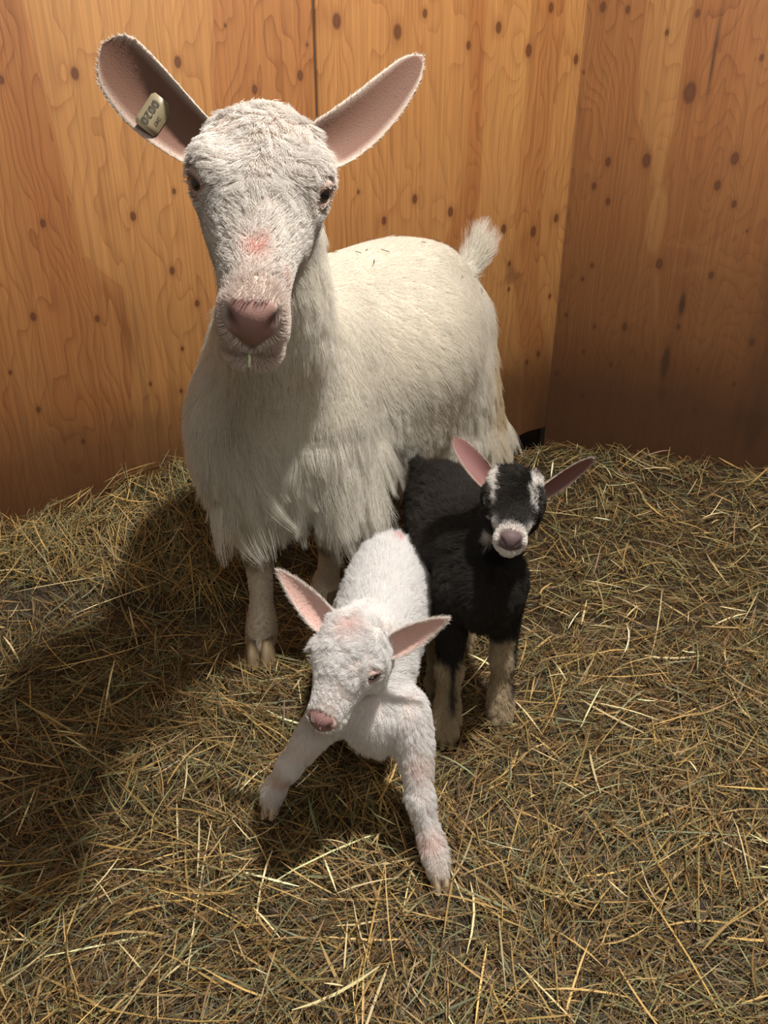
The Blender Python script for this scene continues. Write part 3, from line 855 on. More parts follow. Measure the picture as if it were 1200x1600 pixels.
def kid_head(R, t, m, lid=1.0):
    """m scales the whole head"""
    H = dict(R=R, t=t)
    S = lambda pts: [tuple(v * m for v in p) for p in pts]
    c3 = lambda c: tuple(v * m for v in c)
    T = []
    T.append(Tube(S([(0, -.052, .004, .033, .033), (0, -.025, .012, .040, .037), (0, .004, .008, .039, .034), (0, .030, -.002, .028, .027), (0, .054, -.010, .021, .020), (0, .071, -.015, .0175, .016)]),
                  k=.012, comb=(0, -.8, .3), length=.013, lift=.35, **H))
    T.append(Tube(S([(0, -.040, -.022, .029, .028), (0, -.005, -.030, .025, .022), (0, .030, -.032, .017, .014), (0, .055, -.033, .014, .011), (0, .067, -.033, .011, .009)]),
                  k=.010, comb=(0, -1, -.3), length=.012, lift=.25, **H))
    for s in (-1, 1):
        T.append(ell(c3((s * .026, -.012, -.014)), c3((.015, .026, .022)), k=.012, comb=(0, -1, -.2), length=.012, lift=.25, **H))
        T.append(ell(c3((s * .031, .002, .010)), c3((.014, .018, .015)), k=.010, comb=(0, -1, .2), length=.007, lift=.2, **H))
        T.append(ell(c3((s * .022, -.030, .036)), c3((.009, .010, .007)), k=.010, comb=(0, -1, .3), length=.009, lift=.4, **H))
        T.append(ell(c3((s * .011, .073, -.014)), c3((.0075, .0075, .009)), k=.006, comb=(0, -1, .2), length=.002, lift=.1, **H))
        T.append(ell(c3((s * .012, .060, -.024)), c3((.009, .013, .009)), k=.007, comb=(0, -1, .1), length=.005, lift=.2, **H))
    T.append(Tube(S([(0, .0775, -.011, .009, .006), (0, .0775, -.020, .007, .006)]), up=(0, 1, 0), k=.006, sub=1, comb=(0, -1, 0), length=.001, lift=.1, **H))
    for s in (-1, 1):
        T.append(Tube(S([(s * .0085, .086, -.016, .0022, .0022), (s * .013, .084, -.011, .0026, .0026), (s * .0165, .079, -.008, .002, .002)]), k=.002, cut=True, **H))
        T.append(Tube(S([(0, .077, -.0275, .0012, .0018), (s * .010, .074, -.0278, .0012, .0018), (s * .0175, .062, -.0275, .0012, .0018), (s * .019, .048, -.024, .0012, .0015)]), k=.0025, cut=True, **H))
        T += eye_parts(s, (s * KE[0] * m, KE[1] * m, KE[2] * m), KR_ * m, H, lid, .0021 * m, .0025)
    return T

def local(X, R, t): return (X - t) @ R

def leg(pts, k=.015, comb=(0, 0, -1), length=.008, lift=.12, **kw):
    return Tube(pts, up=(0, 1, 0), k=k, comb=comb, length=length, lift=lift, **kw)

# ------------------------------------------------------------------ the white doe
def build_doe():
    R = np.array([[-0.9905, 0.0385, 0.1317], [-0.0926, -0.8959, -0.4344], [0.1013, -0.4425, 0.891]]); U_, _, Vt = np.linalg.svd(R); R = U_ @ Vt
    t = V(-0.1404, 1.0041, 0.9661)
    ax = nrm(V(.52, .85, 0)); lat = V(ax[1], -ax[0], 0)           # body runs back and to the photo's right
    down = (0, 0, -1)
    w0 = V(-.175, 1.47, 0)
    def bp(s, l, z): return w0 + ax * s + lat * l + V(0, 0, z)
    cb = tuple(ax * .75 + V(0, 0, -.65))                          # hair lies back and down
    T = doe_head(R, t)
    hp = lambda x, y, z: tuple(R @ V(x, y, z) + t)
    # neck
    T.append(Tube([(*hp(0, -.07, -.02), .052, .060), (*hp(0, -.13, -.075), .060, .075), (-.160, 1.235, .80, .075, .095), (-.178, 1.345, .69, .098, .125), (-.178, 1.44, .60, .125, .15)],
                  up=(0, .5, .8), k=.05, comb=(-.05, .25, -1), length=.040, lift=.18, density=1.1))
    # trunk
    T.append(Tube([(*bp(-.10, 0, .56), .105, .13), (*bp(.02, 0, .575), .135, .185), (*bp(.16, 0, .570), .160, .200), (*bp(.32, 0, .560), .185, .212), (*bp(.44, 0, .555), .170, .198), (*bp(.55, -.01, .570), .130, .158), (*bp(.64, -.015, .570), .085, .105)],
                  k=.05, comb=cb, length=.036, lift=.08, density=1.0))
    T.append(Tube([(*bp(-.08, 0, .735), .03, .03), (*bp(.05, 0, .750), .035, .025), (*bp(.25, 0, .748), .035, .02), (*bp(.46, 0, .748), .045, .02), (*bp(.58, -.01, .700), .045, .025), (*bp(.67, -.015, .635), .03, .03)], k=.06, comb=tuple(ax), length=.022, lift=.16))
    # brisket, shaggy
    T.append(Tube([(*bp(-.13, 0, .55), .075, .09), (*bp(-.10, 0, .46), .085, .085), (*bp(.02, 0, .415), .085, .07)], k=.05, comb=(-.1, -.15, -1), length=.085, lift=.12, density=1.5))
    # shoulders
    for l in (-.085, .085):
        T.append(Tube([(*bp(.03, l, .66), .05, .085), (*bp(-.02, l * 1.15, .54), .06, .085), (*bp(.0, l * 1.1, .44), .05, .065)], k=.05, comb=tuple(ax * .3 + V(*down)), length=.040, lift=.12, density=1.2))
    # belly
    T.append(Tube([(*bp(.15, 0, .43), .10, .06), (*bp(.32, 0, .405), .13, .07), (*bp(.50, 0, .44), .10, .06)], k=.05, comb=tuple(ax * .4 + V(*down)), length=.045, lift=.12))
    # fore legs
    FA = [(-.255, 1.49, .46, .042, .055), (-.256, 1.485, .385, .034, .042), (-.256, 1.468, .29, .024, .027), (-.256, 1.458, .235, .0255, .028), (-.257, 1.462, .19, .018, .020), (-.258, 1.457, .11, .0165, .018), (-.259, 1.445, .065, .023, .024), (-.26, 1.425, .035, .022, .026)]
    FB = [(-.100, 1.42, .46, .042, .055), (-.098, 1.44, .385, .035, .043), (-.105, 1.485, .29, .024, .028), (-.108, 1.51, .235, .0255, .028), (-.114, 1.545, .18, .018, .020), (-.126, 1.59, .10, .0165, .018), (-.132, 1.61, .065, .023, .024), (-.135, 1.605, .035, .022, .026)]
    for L_ in (FA, FB):
        L_ = [(a, b, c, d * 1.28, e * 1.25) for a, b, c, d, e in L_]
        T.append(leg(L_[:3], k=.03, length=.030, density=1.3)); T.append(leg(L_[2:], length=.007))
    # shaggy tassels above the left elbow
    T.append(Tube([(*bp(.06, .12, .46), .035, .045), (*bp(.03, .125, .40), .030, .035)], up=(0, 1, 0), k=.03, comb=(.12, 0, -1), length=.095, lift=.10, density=2.0))
    # hind quarters
    for l, dx in ((.062, 0), (-.080, 0)):
        hipp = bp(.55, l, .57); hx = hipp + V(0, 0, -.11) - ax * .03 + lat * np.sign(l) * .015
        foot = V(.295, 2.05, 0) if l > 0 else V(.17, 2.17, 0)
        st = hipp + V(0, 0, -.21) - ax * .10 + lat * np.sign(l) * .01
        hock = foot + V(.01, .035, .225)
        T.append(Tube([(*hipp, .052, .10), (*hx, .056, .11), (*st, .046, .075)], up=tuple(ax), k=.05, comb=tuple(ax * .25 + V(*down)), length=.050, lift=.10, density=1.1))
        T.append(Tube([(*(hx + ax * .05), .05, .07), (*(.5 * (st + hock) + ax * .02), .040, .055), (*hock, .022, .030)], up=tuple(ax), k=.035, comb=tuple(ax * .2 + V(*down)), length=.075, lift=.12, density=1.3))
        T.append(leg([(*st, .04, .05), (*(.5 * (st + hock)), .030, .038), (*hock, .020, .026)], k=.03, length=.05))
        T.append(leg([(*hock, .020, .026), (*(foot + V(.004, .022, .13)), .017, .020), (*(foot + V(0, .012, .07)), .023, .025), (*(foot + V(0, 0, .035)), .022, .026)], length=.012))
    T.append(Tube([(.195, 2.03, .56, .055, .07), (.215, 2.035, .48, .055, .075), (.238, 2.04, .37, .050, .07), (.280, 2.07, .26, .032, .045)], up=tuple(ax), k=.05, comb=tuple(ax * .15 + V(*down)), length=.07, lift=.1, density=1.3))
    T.append(Tube([(*bp(.40, -.01, .40), .095, .09), (*bp(.44, -.01, .30), .085, .08), (*bp(.45, -.01, .25), .06, .06)], up=tuple(ax), k=.06, comb=(0, 0, -1), length=.05, lift=.15, density=1.2))
    # tail, held up
    tb = bp(.68, -.015, .620); tt_ = at(746, 392, 2.06)
    T.append(Tube([(*tb, .028, .028), (*(.5 * (tb + tt_) + ax * .018), .021, .018), (*tt_, .012, .011)], up=tuple(ax), k=.02, comb=(.14, .12, 1), length=.085, lift=.46, density=3.2, kind='tail'))
    fb = np.array([t - .13, t + .13]); fb[0][1] = t[1] - .23; fb[1][1] = t[1] + .06; fb[0][2] -= .07
    sc = Sculpt(T, .0075, .0026, fb)
    print('doe sculpt', sc.P.shape, round(time.time() - T0, 1))
    # ears: both spread wide, openings towards the viewer
    eL = ear_shell(hp(.050, -.052, .018), at(161, 70, .955), (0.05, -1, .05), .076, [(0, .62), (.2, .78), (.42, .92), (.65, 1.0), (.85, .93), (1, .6)], cup=.42, thick=.005,
                   bend=lambda u: V(-.002, .0, -.008) * math.sin(math.pi * u) , nu=34, nv=19)
    eR = ear_shell(hp(-.050, -.052, .028), at(660, 88, .955), (-.10, -1, .05), .058, [(0, .8), (.2, 1.0), (.45, .98), (.7, .85), (.88, .62), (1, .4)], cup=.42, thick=.005,
                   bend=lambda u: V(.0, .0, -.012) * math.sin(math.pi * u), nu=34, nv=19)
    for e in (eL, eR): e.update(hairs=9000, hlen=.005, hin=np.array((.27, .18, .14)), hout=np.array((.80, .76, .68)), cin=np.array((.155, .078, .055)), cout=np.array((.66, .55, .47)))
    def skin(X):
        q = local(X, R, t)
        hd = (np.abs(q[:, 0]) < .1) & (q[:, 1] > -.10) & (np.abs(q[:, 2]) < .11) & (q[:, 1] < .22)
        c = np.tile(np.array((.72, .64, .53)), (len(X), 1))
        face = np.array((.46, .37, .32))
        c = np.where(hd[:, None], face, c)
        ey = np.exp(-(eye_dist(q, DE, DR) / .019) ** 2)[:, None] * hd[:, None]
        c = c * (1 - ey * .9) + np.array((.24, .135, .115)) * ey * .9
        nose = (sstep(.176, .186, q[:, 1]) * sstep(.003, -.003, np.abs(q[:, 0]) - np.clip(.006 + .9 * (q[:, 2] + .038), 0, .023)) * hd)[:, None]
        c = c * (1 - nose) + np.array((.27, .150, .132)) * nose
        nos = np.exp(-((np.abs(q[:, 0]) - .023) ** 2 + (q[:, 1] - .190) ** 2 + (q[:, 2] + .004) ** 2) / .0090 ** 2)[:, None]
        c = c * (1 - .85 * nos) + np.array((.07, .035, .03)) * .85 * nos
        mo = (np.exp(-((q[:, 2] + .0565 - .07 * np.clip(.16 - q[:, 1], 0, .1)) / .0035) ** 2) * sstep(.115, .14, q[:, 1]) * hd)[:, None]
        c = c * (1 - .8 * mo) + np.array((.20, .09, .075)) * .8 * mo
        return c
    doe = finish_body('goat', 'large white doe with wide upright ears and shaggy chest, standing behind the two kids', 'goat', sc, [eL, eR], skin, M_SKIN)
    def field(X, N, B):
        q = local(X, R, t)
        hd = (np.abs(q[:, 0]) < .1) & (q[:, 1] > -.11) & (np.abs(q[:, 2]) < .12)
        # forehead hair swirls: parts down the middle and flares to the sides
        top = hd & (q[:, 2] > .02 - .10 * np.clip(q[:, 1], 0, 1)) & (q[:, 1] < .15)
        fl = np.stack([np.tanh(q[:, 0] / .018 + .8 * fbm(q[:, 1] * 30, q[:, 0] * 10, 79, 2)) * .55, np.where(q[:, 1] > .055, -.55, .55), .15 + 0 * q[:, 0]], 1)
        sw = np.stack([fbm(q[:, 0] * 34, q[:, 1] * 26, 71, 2), fbm(q[:, 0] * 34, q[:, 1] * 26, 75, 2), 0 * q[:, 0]], 1) * .6
        loc = (fl + sw) @ R.T
        B['comb'] = np.where(top[:, None], loc, B['comb'])
        B['length'] = np.where(top, .019 - .05 * np.clip(q[:, 1] - .06, 0, .12), B['length'])
        B['length'] = np.where(hd & ((q[:, 1] > .165) | ((q[:, 1] > .13) & (q[:, 2] < -.02))), .003, B['length'])
        ed = eye_dist(q, DE, DR); near = 1 - sstep(.040, .021, ed)
        B['length'] = np.where(hd, B['length'] * (.3 + .7 * near), B['length'])
        B['lift'] = np.where(top, .24, B['lift'])
        B['clump'] = np.where(top, .52, B['clump']); B['grav'] = np.where(hd, .0, B['grav'])
        nosepad = hd & (q[:, 1] > .181) & (np.abs(q[:, 0]) < np.clip(.007 + 1.0 * (q[:, 2] + .038), 0, .029)) & (q[:, 2] < .012); nosepad |= hd & (np.abs(q[:, 2] + .0565 - .07 * np.clip(.16 - q[:, 1], 0, .1)) < .0065) & (q[:, 1] > .125)
        ring = ed < .0205
        bud = hd & (((np.abs(q[:, 0]) - .038) ** 2 + (q[:, 1] + .045) ** 2 + (q[:, 2] - .06) ** 2) < .017 ** 2)
        B['dens'] = np.where(nosepad, .0, np.where(ring, .15, np.where(bud, .9, np.where(hd, 3.2, B['dens']))))
        tl = B['W'][[i for i, tt in enumerate(B['T']) if tt.kind == 'tail']].sum(0)
        B['grav'] = B['grav'] * (1 - tl)
        B['length'] = B['length'] * (1 - .25 * (1 - sstep(-.4, .4, fbm(X[:, 0] * 14, X[:, 2] * 14, 91, 2))))
        # the fringe: long locks low on the chest, above the elbows, under the belly and down the thighs
        Y = X - w0; sb = Y @ ax; lb = Y @ lat; z = X[:, 2]
        body = (~hd) & (tl < .3)
        fr = body * sstep(.20, .06, sb) * sstep(.60, .50, z) * sstep(.335, .375, z) * (.50 + .50 * sstep(-.07, .02, lb))
        bl = body * sstep(.06, .16, sb) * sstep(.46, .40, z) * sstep(.30, .34, z) * .45
        th = body * sstep(.40, .50, sb) * sstep(.50, .38, z) * sstep(.14, .20, z) * .6
        nk = body * sstep(.0, -.12, sb) * sstep(.60, .70, z) * .30
        patch = .55 + .45 * sstep(-.3, .3, fbm(X[:, 0] * 22, X[:, 1] * 22 + X[:, 2] * 8, 95, 2))
        L_ = np.maximum.reduce([fr * patch, bl, th, nk]) * .150
        B['length'] = np.maximum(B['length'], L_)
        B['grav'] = np.clip(np.maximum(B['grav'], (L_ - .02) * 10), 0, .8); B['clump'] = np.where(body, np.clip(.22 + L_ * 6, 0, .80), B['clump'])
        B['lift'] = np.where(L_ > .03, .16, B['lift']); B['dens'] = B['dens'] * (1 + 1.3 * np.clip(L_ / .1, 0, 1))
        B['length'] = B['length'] * np.where(body, .72 + .5 * sstep(-.5, .6, fbm(X[:, 0] * 55, X[:, 1] * 55 + X[:, 2] * 40, 97, 2)), 1)
        far = (N @ V(-.2, -.9, .35)) < -.45
        B['dens'] = B['dens'] * np.where(far, .35, 1)
        return B
    def colour(X, N, ln):
        q = local(X, R, t)
        hd = (np.abs(q[:, 0]) < .1) & (q[:, 1] > -.11) & (np.abs(q[:, 2]) < .12)
        r = np.random.default_rng(5)
        c = np.tile(np.array((.86, .83, .76)), (len(X), 1))
        warm = sstep(.35, .9, fbm(X[:, 0] * 9, X[:, 2] * 9, 81))[:, None]
        c = c * (1 - .5 * warm) + np.array((.84, .74, .55)) * .5 * warm
        # yellow stain down the back of the thigh
        st = np.exp(-((X - (V(.285, 2.02, .42))) ** 2 @ V(1 / .035 ** 2, 1 / .10 ** 2, 1 / .13 ** 2)))[:, None]
        c = c * (1 - .7 * st) + np.array((.66, .50, .24)) * .7 * st
        c = np.where(hd[:, None], np.array((.80, .76, .72)), c)
        c = c * np.where(hd, .90 + .16 * fbm(q[:, 0] * 45, q[:, 1] * 30, 85, 3), 1)[:, None]
        pk = np.exp(-((q[:, 0] - .0) ** 2 / .010 ** 2 + (q[:, 1] - .125) ** 2 / .014 ** 2))[:, None] * hd[:, None] * (q[:, 2] > 0)[:, None]
        c = c * (1 - .75 * pk) + np.array((.74, .34, .29)) * .75 * pk
        pk = np.exp(-((q[:, 0] + .030) ** 2 / .006 ** 2 + (q[:, 1] - .140) ** 2 / .006 ** 2))[:, None] * hd[:, None]
        c = c * (1 - .5 * pk) + np.array((.74, .38, .32)) * .5 * pk
        muz = (hd * sstep(.135, .165, q[:, 1]))[:, None]
        c = c * (1 - .45 * muz) + np.array((.62, .47, .42)) * .45 * muz
        low = (sstep(.30, .05, X[:, 2]) * .55)[:, None]
        c = c * (1 - low) + np.array((.55, .44, .29)) * low
        knee = np.exp(-((X[:, 2] - .225) / .022) ** 2)[:, None] * (X[:, 1] < 1.56)[:, None] * .7
        c = c * (1 - knee) + np.array((.16, .10, .05)) * knee
        dk = (r.uniform(0, 1, len(X)) < .04)[:, None]
        c = np.where(dk & ~hd[:, None], c * .62, c)
        return c * r.uniform(.90, 1.06, len(X))[:, None]
    groom('coat', doe, sc, [eL, eR], 330000, M_WHITEHAIR, field, colour, width=.00068, seed=3, seg=7, clumps=.035)
    print('doe groom', round(time.time() - T0, 1))
    for s in (-1, 1):
        uv_ball('eye', R @ V(s * DE[0], DE[1], DE[2]) + t, DR, M_EYE, doe, colf=eye_colours(s), R=R)
    ff = (-.0, -1, 0)
    hoof(doe, (-.26, 1.412, .002), ff, h=.052, w=.034, l=.040); hoof(doe, (-.135, 1.592, .002), ff, h=.052, w=.034, l=.040)
    hoof(doe, (.295, 2.035, .002), tuple(-ax), h=.052, w=.034, l=.040); hoof(doe, (.17, 2.155, .002), tuple(-ax), h=.052, w=.034, l=.040)
    # ear tag: flat strip lying in the cup of the right ear, number on it
    e = eL; D, N, S = e['D'], e['N'], e['S']
    c = at(241, 179, .9525)
    Nn = nrm(V(0, 0, CAM_H) - c); a1 = nrm(at(248, 150, .95) - at(222, 190, .95)); a2 = np.cross(Nn, a1)   # a1: reading direction reversed
    # plate
    L2, W2, th = .0205, .0145, .0012
    n1 = 10
    vv = []; ffc = []
    for k in (1, -1):
        for i in range(n1 + 1):
            for j in (-1, 1):
                x = -1 + 2 * i / n1
                vv.append(c + a1 * L2 * x + a2 * W2 * j * (1 if abs(x) < .99 else .8) + Nn * (k * th / 2))
    m = 2 * (n1 + 1)
    for i in range(n1):
        ffc.append((2 * i, 2 * i + 1, 2 * i + 3, 2 * i + 2)); ffc.append((m + 2 * i, m + 2 * i + 2, m + 2 * i + 3, m + 2 * i + 1))
        ffc.append((2 * i, 2 * i + 2, m + 2 * i + 2, m + 2 * i)); ffc.append((2 * i + 1, m + 2 * i + 1, m + 2 * i + 3, 2 * i + 3))
    tg = mesh_np('ear_tag', np.array(vv), ffc, M_TAG, smooth=False)
    tag(tg, 'dull cream ear tag numbered 0020 clipped in the doe\'s ear', 'ear tag')
    def text(body, size, off, along):
        cu = bpy.data.curves.new('number', 'FONT'); cu.body = body; cu.size = size; cu.extrude = .0001
        cu.align_x = 'CENTER'; cu.align_y = 'CENTER'; cu.space_character = 1.12
        o = bpy.data.objects.new('number', cu); C.objects.link(o)
        ex = -a1; ez = Nn; ey = np.cross(ez, ex)
        p = c + ey * off + Nn * .0016 + a1 * along
        M = Matrix(((ex[0], ey[0], ez[0], p[0]), (ex[1], ey[1], ez[1], p[1]), (ex[2], ey[2], ez[2], p[2]), (0, 0, 0, 1)))
        me = bpy.data.meshes.new_from_object(o); bpy.data.objects.remove(o); me.transform(M)
        o = bpy.data.objects.new('number', me); C.objects.link(o); o.parent = tg; me.materials.clear(); me.materials.append(M_INK)
    text('0020', .0130, -.0055, 0.0); text('247', .0065, .0065, -.003)
    # scraps of hay caught in the hair of her back
    r = np.random.default_rng(44); mt = simple('dark_hay_scrap', (.10, .075, .045), .7)
    nv = mesh_normals(sc.P, sc.Q)
    cand = np.where((nv[:, 2] > .45) & (sc.P[:, 1] > 1.6) & (sc.P[:, 1] < 2.0) & (nv @ lat > -.2))[0]
    first = None
    for i in r.choice(cand, 14, replace=False):
        p = sc.P[i] + nv[i] * .010; d_ = nrm(np.cross(nv[i], r.normal(0, 1, 3))); sd_ = np.cross(nv[i], d_)
        if first is None:
            vv = [(x, y * (.0007 if abs(x) > .004 else .0011), z) for x in (-.008, -.002, .004, .009) for y, z in ((-1, 0), (1, 0), (1, .0008), (-1, .0008))]
            fc = [(4 * a + b, 4 * a + (b + 1) % 4, 4 * a + 4 + (b + 1) % 4, 4 * a + 4 + b) for a in range(3) for b in range(4)] + [(3, 2, 1, 0), (12, 13, 14, 15)]
            o = first = mesh_np('hay_scrap', vv, fc, mt, smooth=False)
        else:
            o = first.copy(); C.objects.link(o)
        k = r.uniform(.5, 1.1)
        o.matrix_world = Matrix(((d_[0] * k, sd_[0], nv[i][0], p[0]), (d_[1] * k, sd_[1], nv[i][1], p[1]), (d_[2] * k, sd_[2], nv[i][2], p[2]), (0, 0, 0, 1)))
        tag(o, 'tiny dark scrap of hay caught in the hair on the doe\'s back', 'hay scrap', None, 'scraps of hay on the doe')
    # stem of hay between her lips
    p0 = R @ V(.004, .180, -.057) + t; p1 = at(389, 574, np.dot(p0 - V(0, 0, CAM_H), V(0, CS, -SN)) - .008)
    w = nrm(np.cross(p1 - p0, V(0, 1, 0))) * .0016; dp = V(0, .0006, 0)
    prof = [(0, .8), (.5, 1), (1, .9)]
    vv = []
    for u, k in prof:
        q = p0 + (p1 - p0) * u + V(.001, 0, 0) * math.sin(3 * u)
        for sgn in ((-1, -1), (1, -1), (1, 1), (-1, 1)): vv.append(q + w * k * sgn[0] + dp * sgn[1])
    fc = [(4 * i + j, 4 * i + (j + 1) % 4, 4 * i + 4 + (j + 1) % 4, 4 * i + 4 + j) for i in range(2) for j in range(4)] + [(3, 2, 1, 0), (8, 9, 10, 11)]
    st = mesh_np('hay_straw', np.array(vv), fc, simple('green_hay_stem', (.62, .66, .42), .5, .3, .1), smooth=False)
    tag(st, 'short pale green straw sticking out of the doe\'s mouth', 'straw')
    return doe
build_doe()

# ------------------------------------------------------------------ the white kid
def build_white_kid():
    fy = nrm(V(-.42, -.84, -.33)); fx = nrm(V(fy[1], -fy[0], .07)); fz = nrm(np.cross(fx, fy)); fx = np.cross(fy, fz); R = np.stack([fx, fy, fz], 1)
    t = V(-.050, .950, .350); m = 1.16
    hp = lambda x, y, z: tuple(R @ (V(x, y, z) * m) + t)
    T = kid_head(R, t, m, lid=.82)
    down = V(0, 0, -1)
    T.append(Tube([(*hp(0, -.040, -.015), .034, .036), (-.035, 1.015, .300, .038, .044), (-.022, 1.060, .262, .052, .064)], up=(0, .4, .9), k=.025, comb=(0, .5, -.8), length=.016, lift=.3))
    T.append(Tube([(-.015, 1.005, .215, .046, .052), (-.018, 1.07, .245, .058, .075), (-.010, 1.16, .250, .064, .078), (.004, 1.26, .255, .067, .080), (.012, 1.335, .262, .058, .068), (.014, 1.375, .262, .040, .045)],
                  k=.025, comb=(.03, 1, -.45), length=.030, lift=.42))
    T.append(Tube([(-.010, .985, .235, .036, .042), (-.005, .990, .195, .036, .036)], up=(0, 1, 0), k=.03, comb=(0, -.1, -1), length=.020, lift=.3))
    LA = [(-.062, 1.005, .225, .034, .040), (-.100, 1.003, .185, .026, .030), (-.140, 1.002, .120, .0165, .018), (-.152, 1.003, .100, .0185, .020), (-.170, 1.010, .065, .0130, .014), (-.183, 1.012, .036, .0165, .0175), (-.189, 1.005, .020, .014, .016)]
    LB = [(.032, .985, .225, .034, .042), (.045, .965, .185, .028, .032), (.053, .932, .135, .0175, .019), (.055, .922, .115, .0195, .021), (.064, .905, .080, .0135, .0145), (.077, .882, .042, .0165, .018), (.083, .866, .020, .0145, .017)]
    for L_ in (LA, LB): T.append(leg([(a, b, c, d * 1.02, e * 1.02) for a, b, c, d, e in L_], k=.012, length=.012, lift=.32, density=1.3))
    for x, y in ((-.075, 1.36), (.020, 1.32)):
        h = V(.012 + (x > 0) * .035 - (x < 0) * .04, 1.31, .25)
        T.append(leg([(*h, .036, .055), (*(V(x * .95, y - .06, .185)), .026, .036), (x, y + .03, .105, .013, .016), (x, y + .015, .06, .011, .012), (x, y, .033, .0155, .017), (x, y - .006, .020, .014, .016)], k=.02, length=.012, lift=.25))
    T.append(Tube([(.010, 1.40, .275, .013, .013), (.004, 1.425, .262, .009, .009), (.0, 1.435, .245, .005, .005)], k=.012, comb=(0, .6, -.8), length=.022, lift=.3))
    fb = (t - .11, t + .11)
    sc = Sculpt(T, .0042, .0020, fb)
    prof = [(0, .75), (.25, 1.0), (.5, .92), (.75, .62), (.9, .38), (1, .2)]
    dpt = lambda p: np.dot(V(*p) - V(0, 0, CAM_H), V(0, CS, -SN))
    bL = V(*hp(.030, -.032, .008)); bR = V(*hp(-.030, -.032, .008))
    eL = ear_shell(bL, at(436, 893, dpt(bL) - .005), (-.1, -1, .25), .043, prof, cup=.42, thick=.003)
    eR = ear_shell(bR, at(697, 967, dpt(bR) - .02), (-.1, -1, -.10), .045, prof, cup=.42, thick=.003)
    for e in (eL, eR): e.update(hairs=9000, hlen=.009, hin=np.array((.86, .76, .72)), hout=np.array((.88, .84, .80)), cin=np.array((.70, .44, .39)), cout=np.array((.78, .62, .56)))
    def skin(X):
        q = local(X, R, t) / m
        c = np.tile(np.array((.80, .66, .60)), (len(X), 1))
        nose = (sstep(.070, .0745, q[:, 1]) * sstep(.019, .015, np.abs(q[:, 0])) * sstep(-.027, -.024, q[:, 2]))[:, None]
        c = c * (1 - nose) + np.array((.27, .15, .14)) * nose
        nos = np.exp(-((np.abs(q[:, 0]) - .013) ** 2 + (q[:, 1] - .082) ** 2 + (q[:, 2] + .011) ** 2) / .0035 ** 2)[:, None]
        c = c * (1 - .8 * nos) + np.array((.06, .03, .03)) * .8 * nos
        mo = (np.exp(-((q[:, 2] + .0275) / .002) ** 2) * sstep(.045, .06, q[:, 1]))[:, None]
        c = c * (1 - .8 * mo) + np.array((.25, .12, .10)) * .8 * mo
        ey = np.exp(-(eye_dist(q, KE, KR_) / .0150) ** 2)[:, None]
        return c * (1 - .9 * ey) + np.array((.20, .10, .095)) * .9 * ey
    kid = finish_body('goat_kid', 'small white kid with pink ears and splayed forelegs, in front of the others', 'goat kid', sc, [eL, eR], skin, M_SKIN)
    def field(X, N, B):
        q = local(X, R, t) / m
        hd = (np.abs(q[:, 0]) < .055) & (q[:, 1] > -.045) & (np.abs(q[:, 2]) < .06)
        top = hd & (q[:, 2] > .005 - .25 * np.clip(q[:, 1], 0, 1)) & (q[:, 1] < .062)
        # curls on the crown
        a = fbm(q[:, 0] * 90, q[:, 1] * 70, 171, 2) * 5
        sw = np.stack([np.cos(a), .6 * np.sin(a) + .15, 0 * a], 1)
        B['comb'] = np.where(top[:, None], sw @ R.T, B['comb'])
        B['length'] = np.where(top, np.interp(q[:, 1], [.0, .025, .045], [.017, .011, .005]), B['length'])
        B['clump'] = np.where(top, .38, .5); B['lift'] = np.where(top, .32, B['lift']); B['grav'] = 0 * B['grav']
        nosep = (q[:, 1] > .0725) & (np.abs(q[:, 0]) < .020) & (q[:, 2] > -.026)
        ring = eye_dist(q, KE, KR_) < .0108
        B['length'] = np.where(hd & (q[:, 1] > .062), .003, B['length'])
        B['dens'] = np.where(nosep | ring, 0.02, np.where(hd, 2.4, B['dens']))
        B['length'] *= sstep(.0, .05, X[:, 2]) * .5 + .5
        return B
    def colour(X, N, ln):
        q = local(X, R, t) / m
        r = np.random.default_rng(6)
        c = np.tile(np.array((.92, .91, .91)), (len(X), 1))
        pinkh = np.exp(-((q[:, 0] - .0) ** 2 / .014 ** 2 + (q[:, 1] + .020) ** 2 / .012 ** 2)) * (q[:, 2] > .02) * (q[:, 1] > -.06)
        c = c * (1 - .55 * pinkh[:, None]) + np.array((.85, .55, .50)) * .55 * pinkh[:, None]
        for (p, rr, a) in (((-.165, 1.0, .075), .018, .6), ((.068, .885, .062), .018, .5), ((.052, .93, .17), .02, .3), ((-.12, 1.0, .15), .02, .35)):
            w = a * np.exp(-((X - V(*p)) ** 2).sum(1) / rr ** 2)[:, None]
            c = c * (1 - w) + np.array((.78, .48, .38)) * w
        low = (sstep(.06, .01, X[:, 2]) * .6)[:, None]
        c = c * (1 - low) + np.array((.66, .55, .42)) * low
        ra = at(618, 834, 1.60); w = np.exp(-(((X[:, 0] - .024) / .0055) ** 2 + ((X[:, 1] - 1.325) / .006) ** 2))[:, None] * (X[:, 2] > .28)[:, None]
        c = c * (1 - .95 * w) + np.array((.85, .05, .07)) * .95 * w
        return c * r.uniform(.92, 1.05, len(X))[:, None]
    groom('coat', kid, sc, [eL, eR], 170000, M_WHITEHAIR, field, colour, width=.00056, seed=13, tau=.01, clumps=.025, tuft=.38)
    for s in (-1, 1):
        uv_ball('eye', R @ (V(s * KE[0], KE[1], KE[2]) * m) + t, KR_ * m, M_EYE, kid, colf=eye_colours(s, (.02, .015, .02), (.05, .03, .03)), n=20, R=R)
    hm = simple('pale_kid_hoof', (.52, .40, .28), .5)
    hoof(kid, (-.190, 1.000, .000), (-.25, -1, 0), .024, .016, .018, hm); hoof(kid, (.085, .858, .000), (.2, -1, 0), .024, .016, .018, hm)
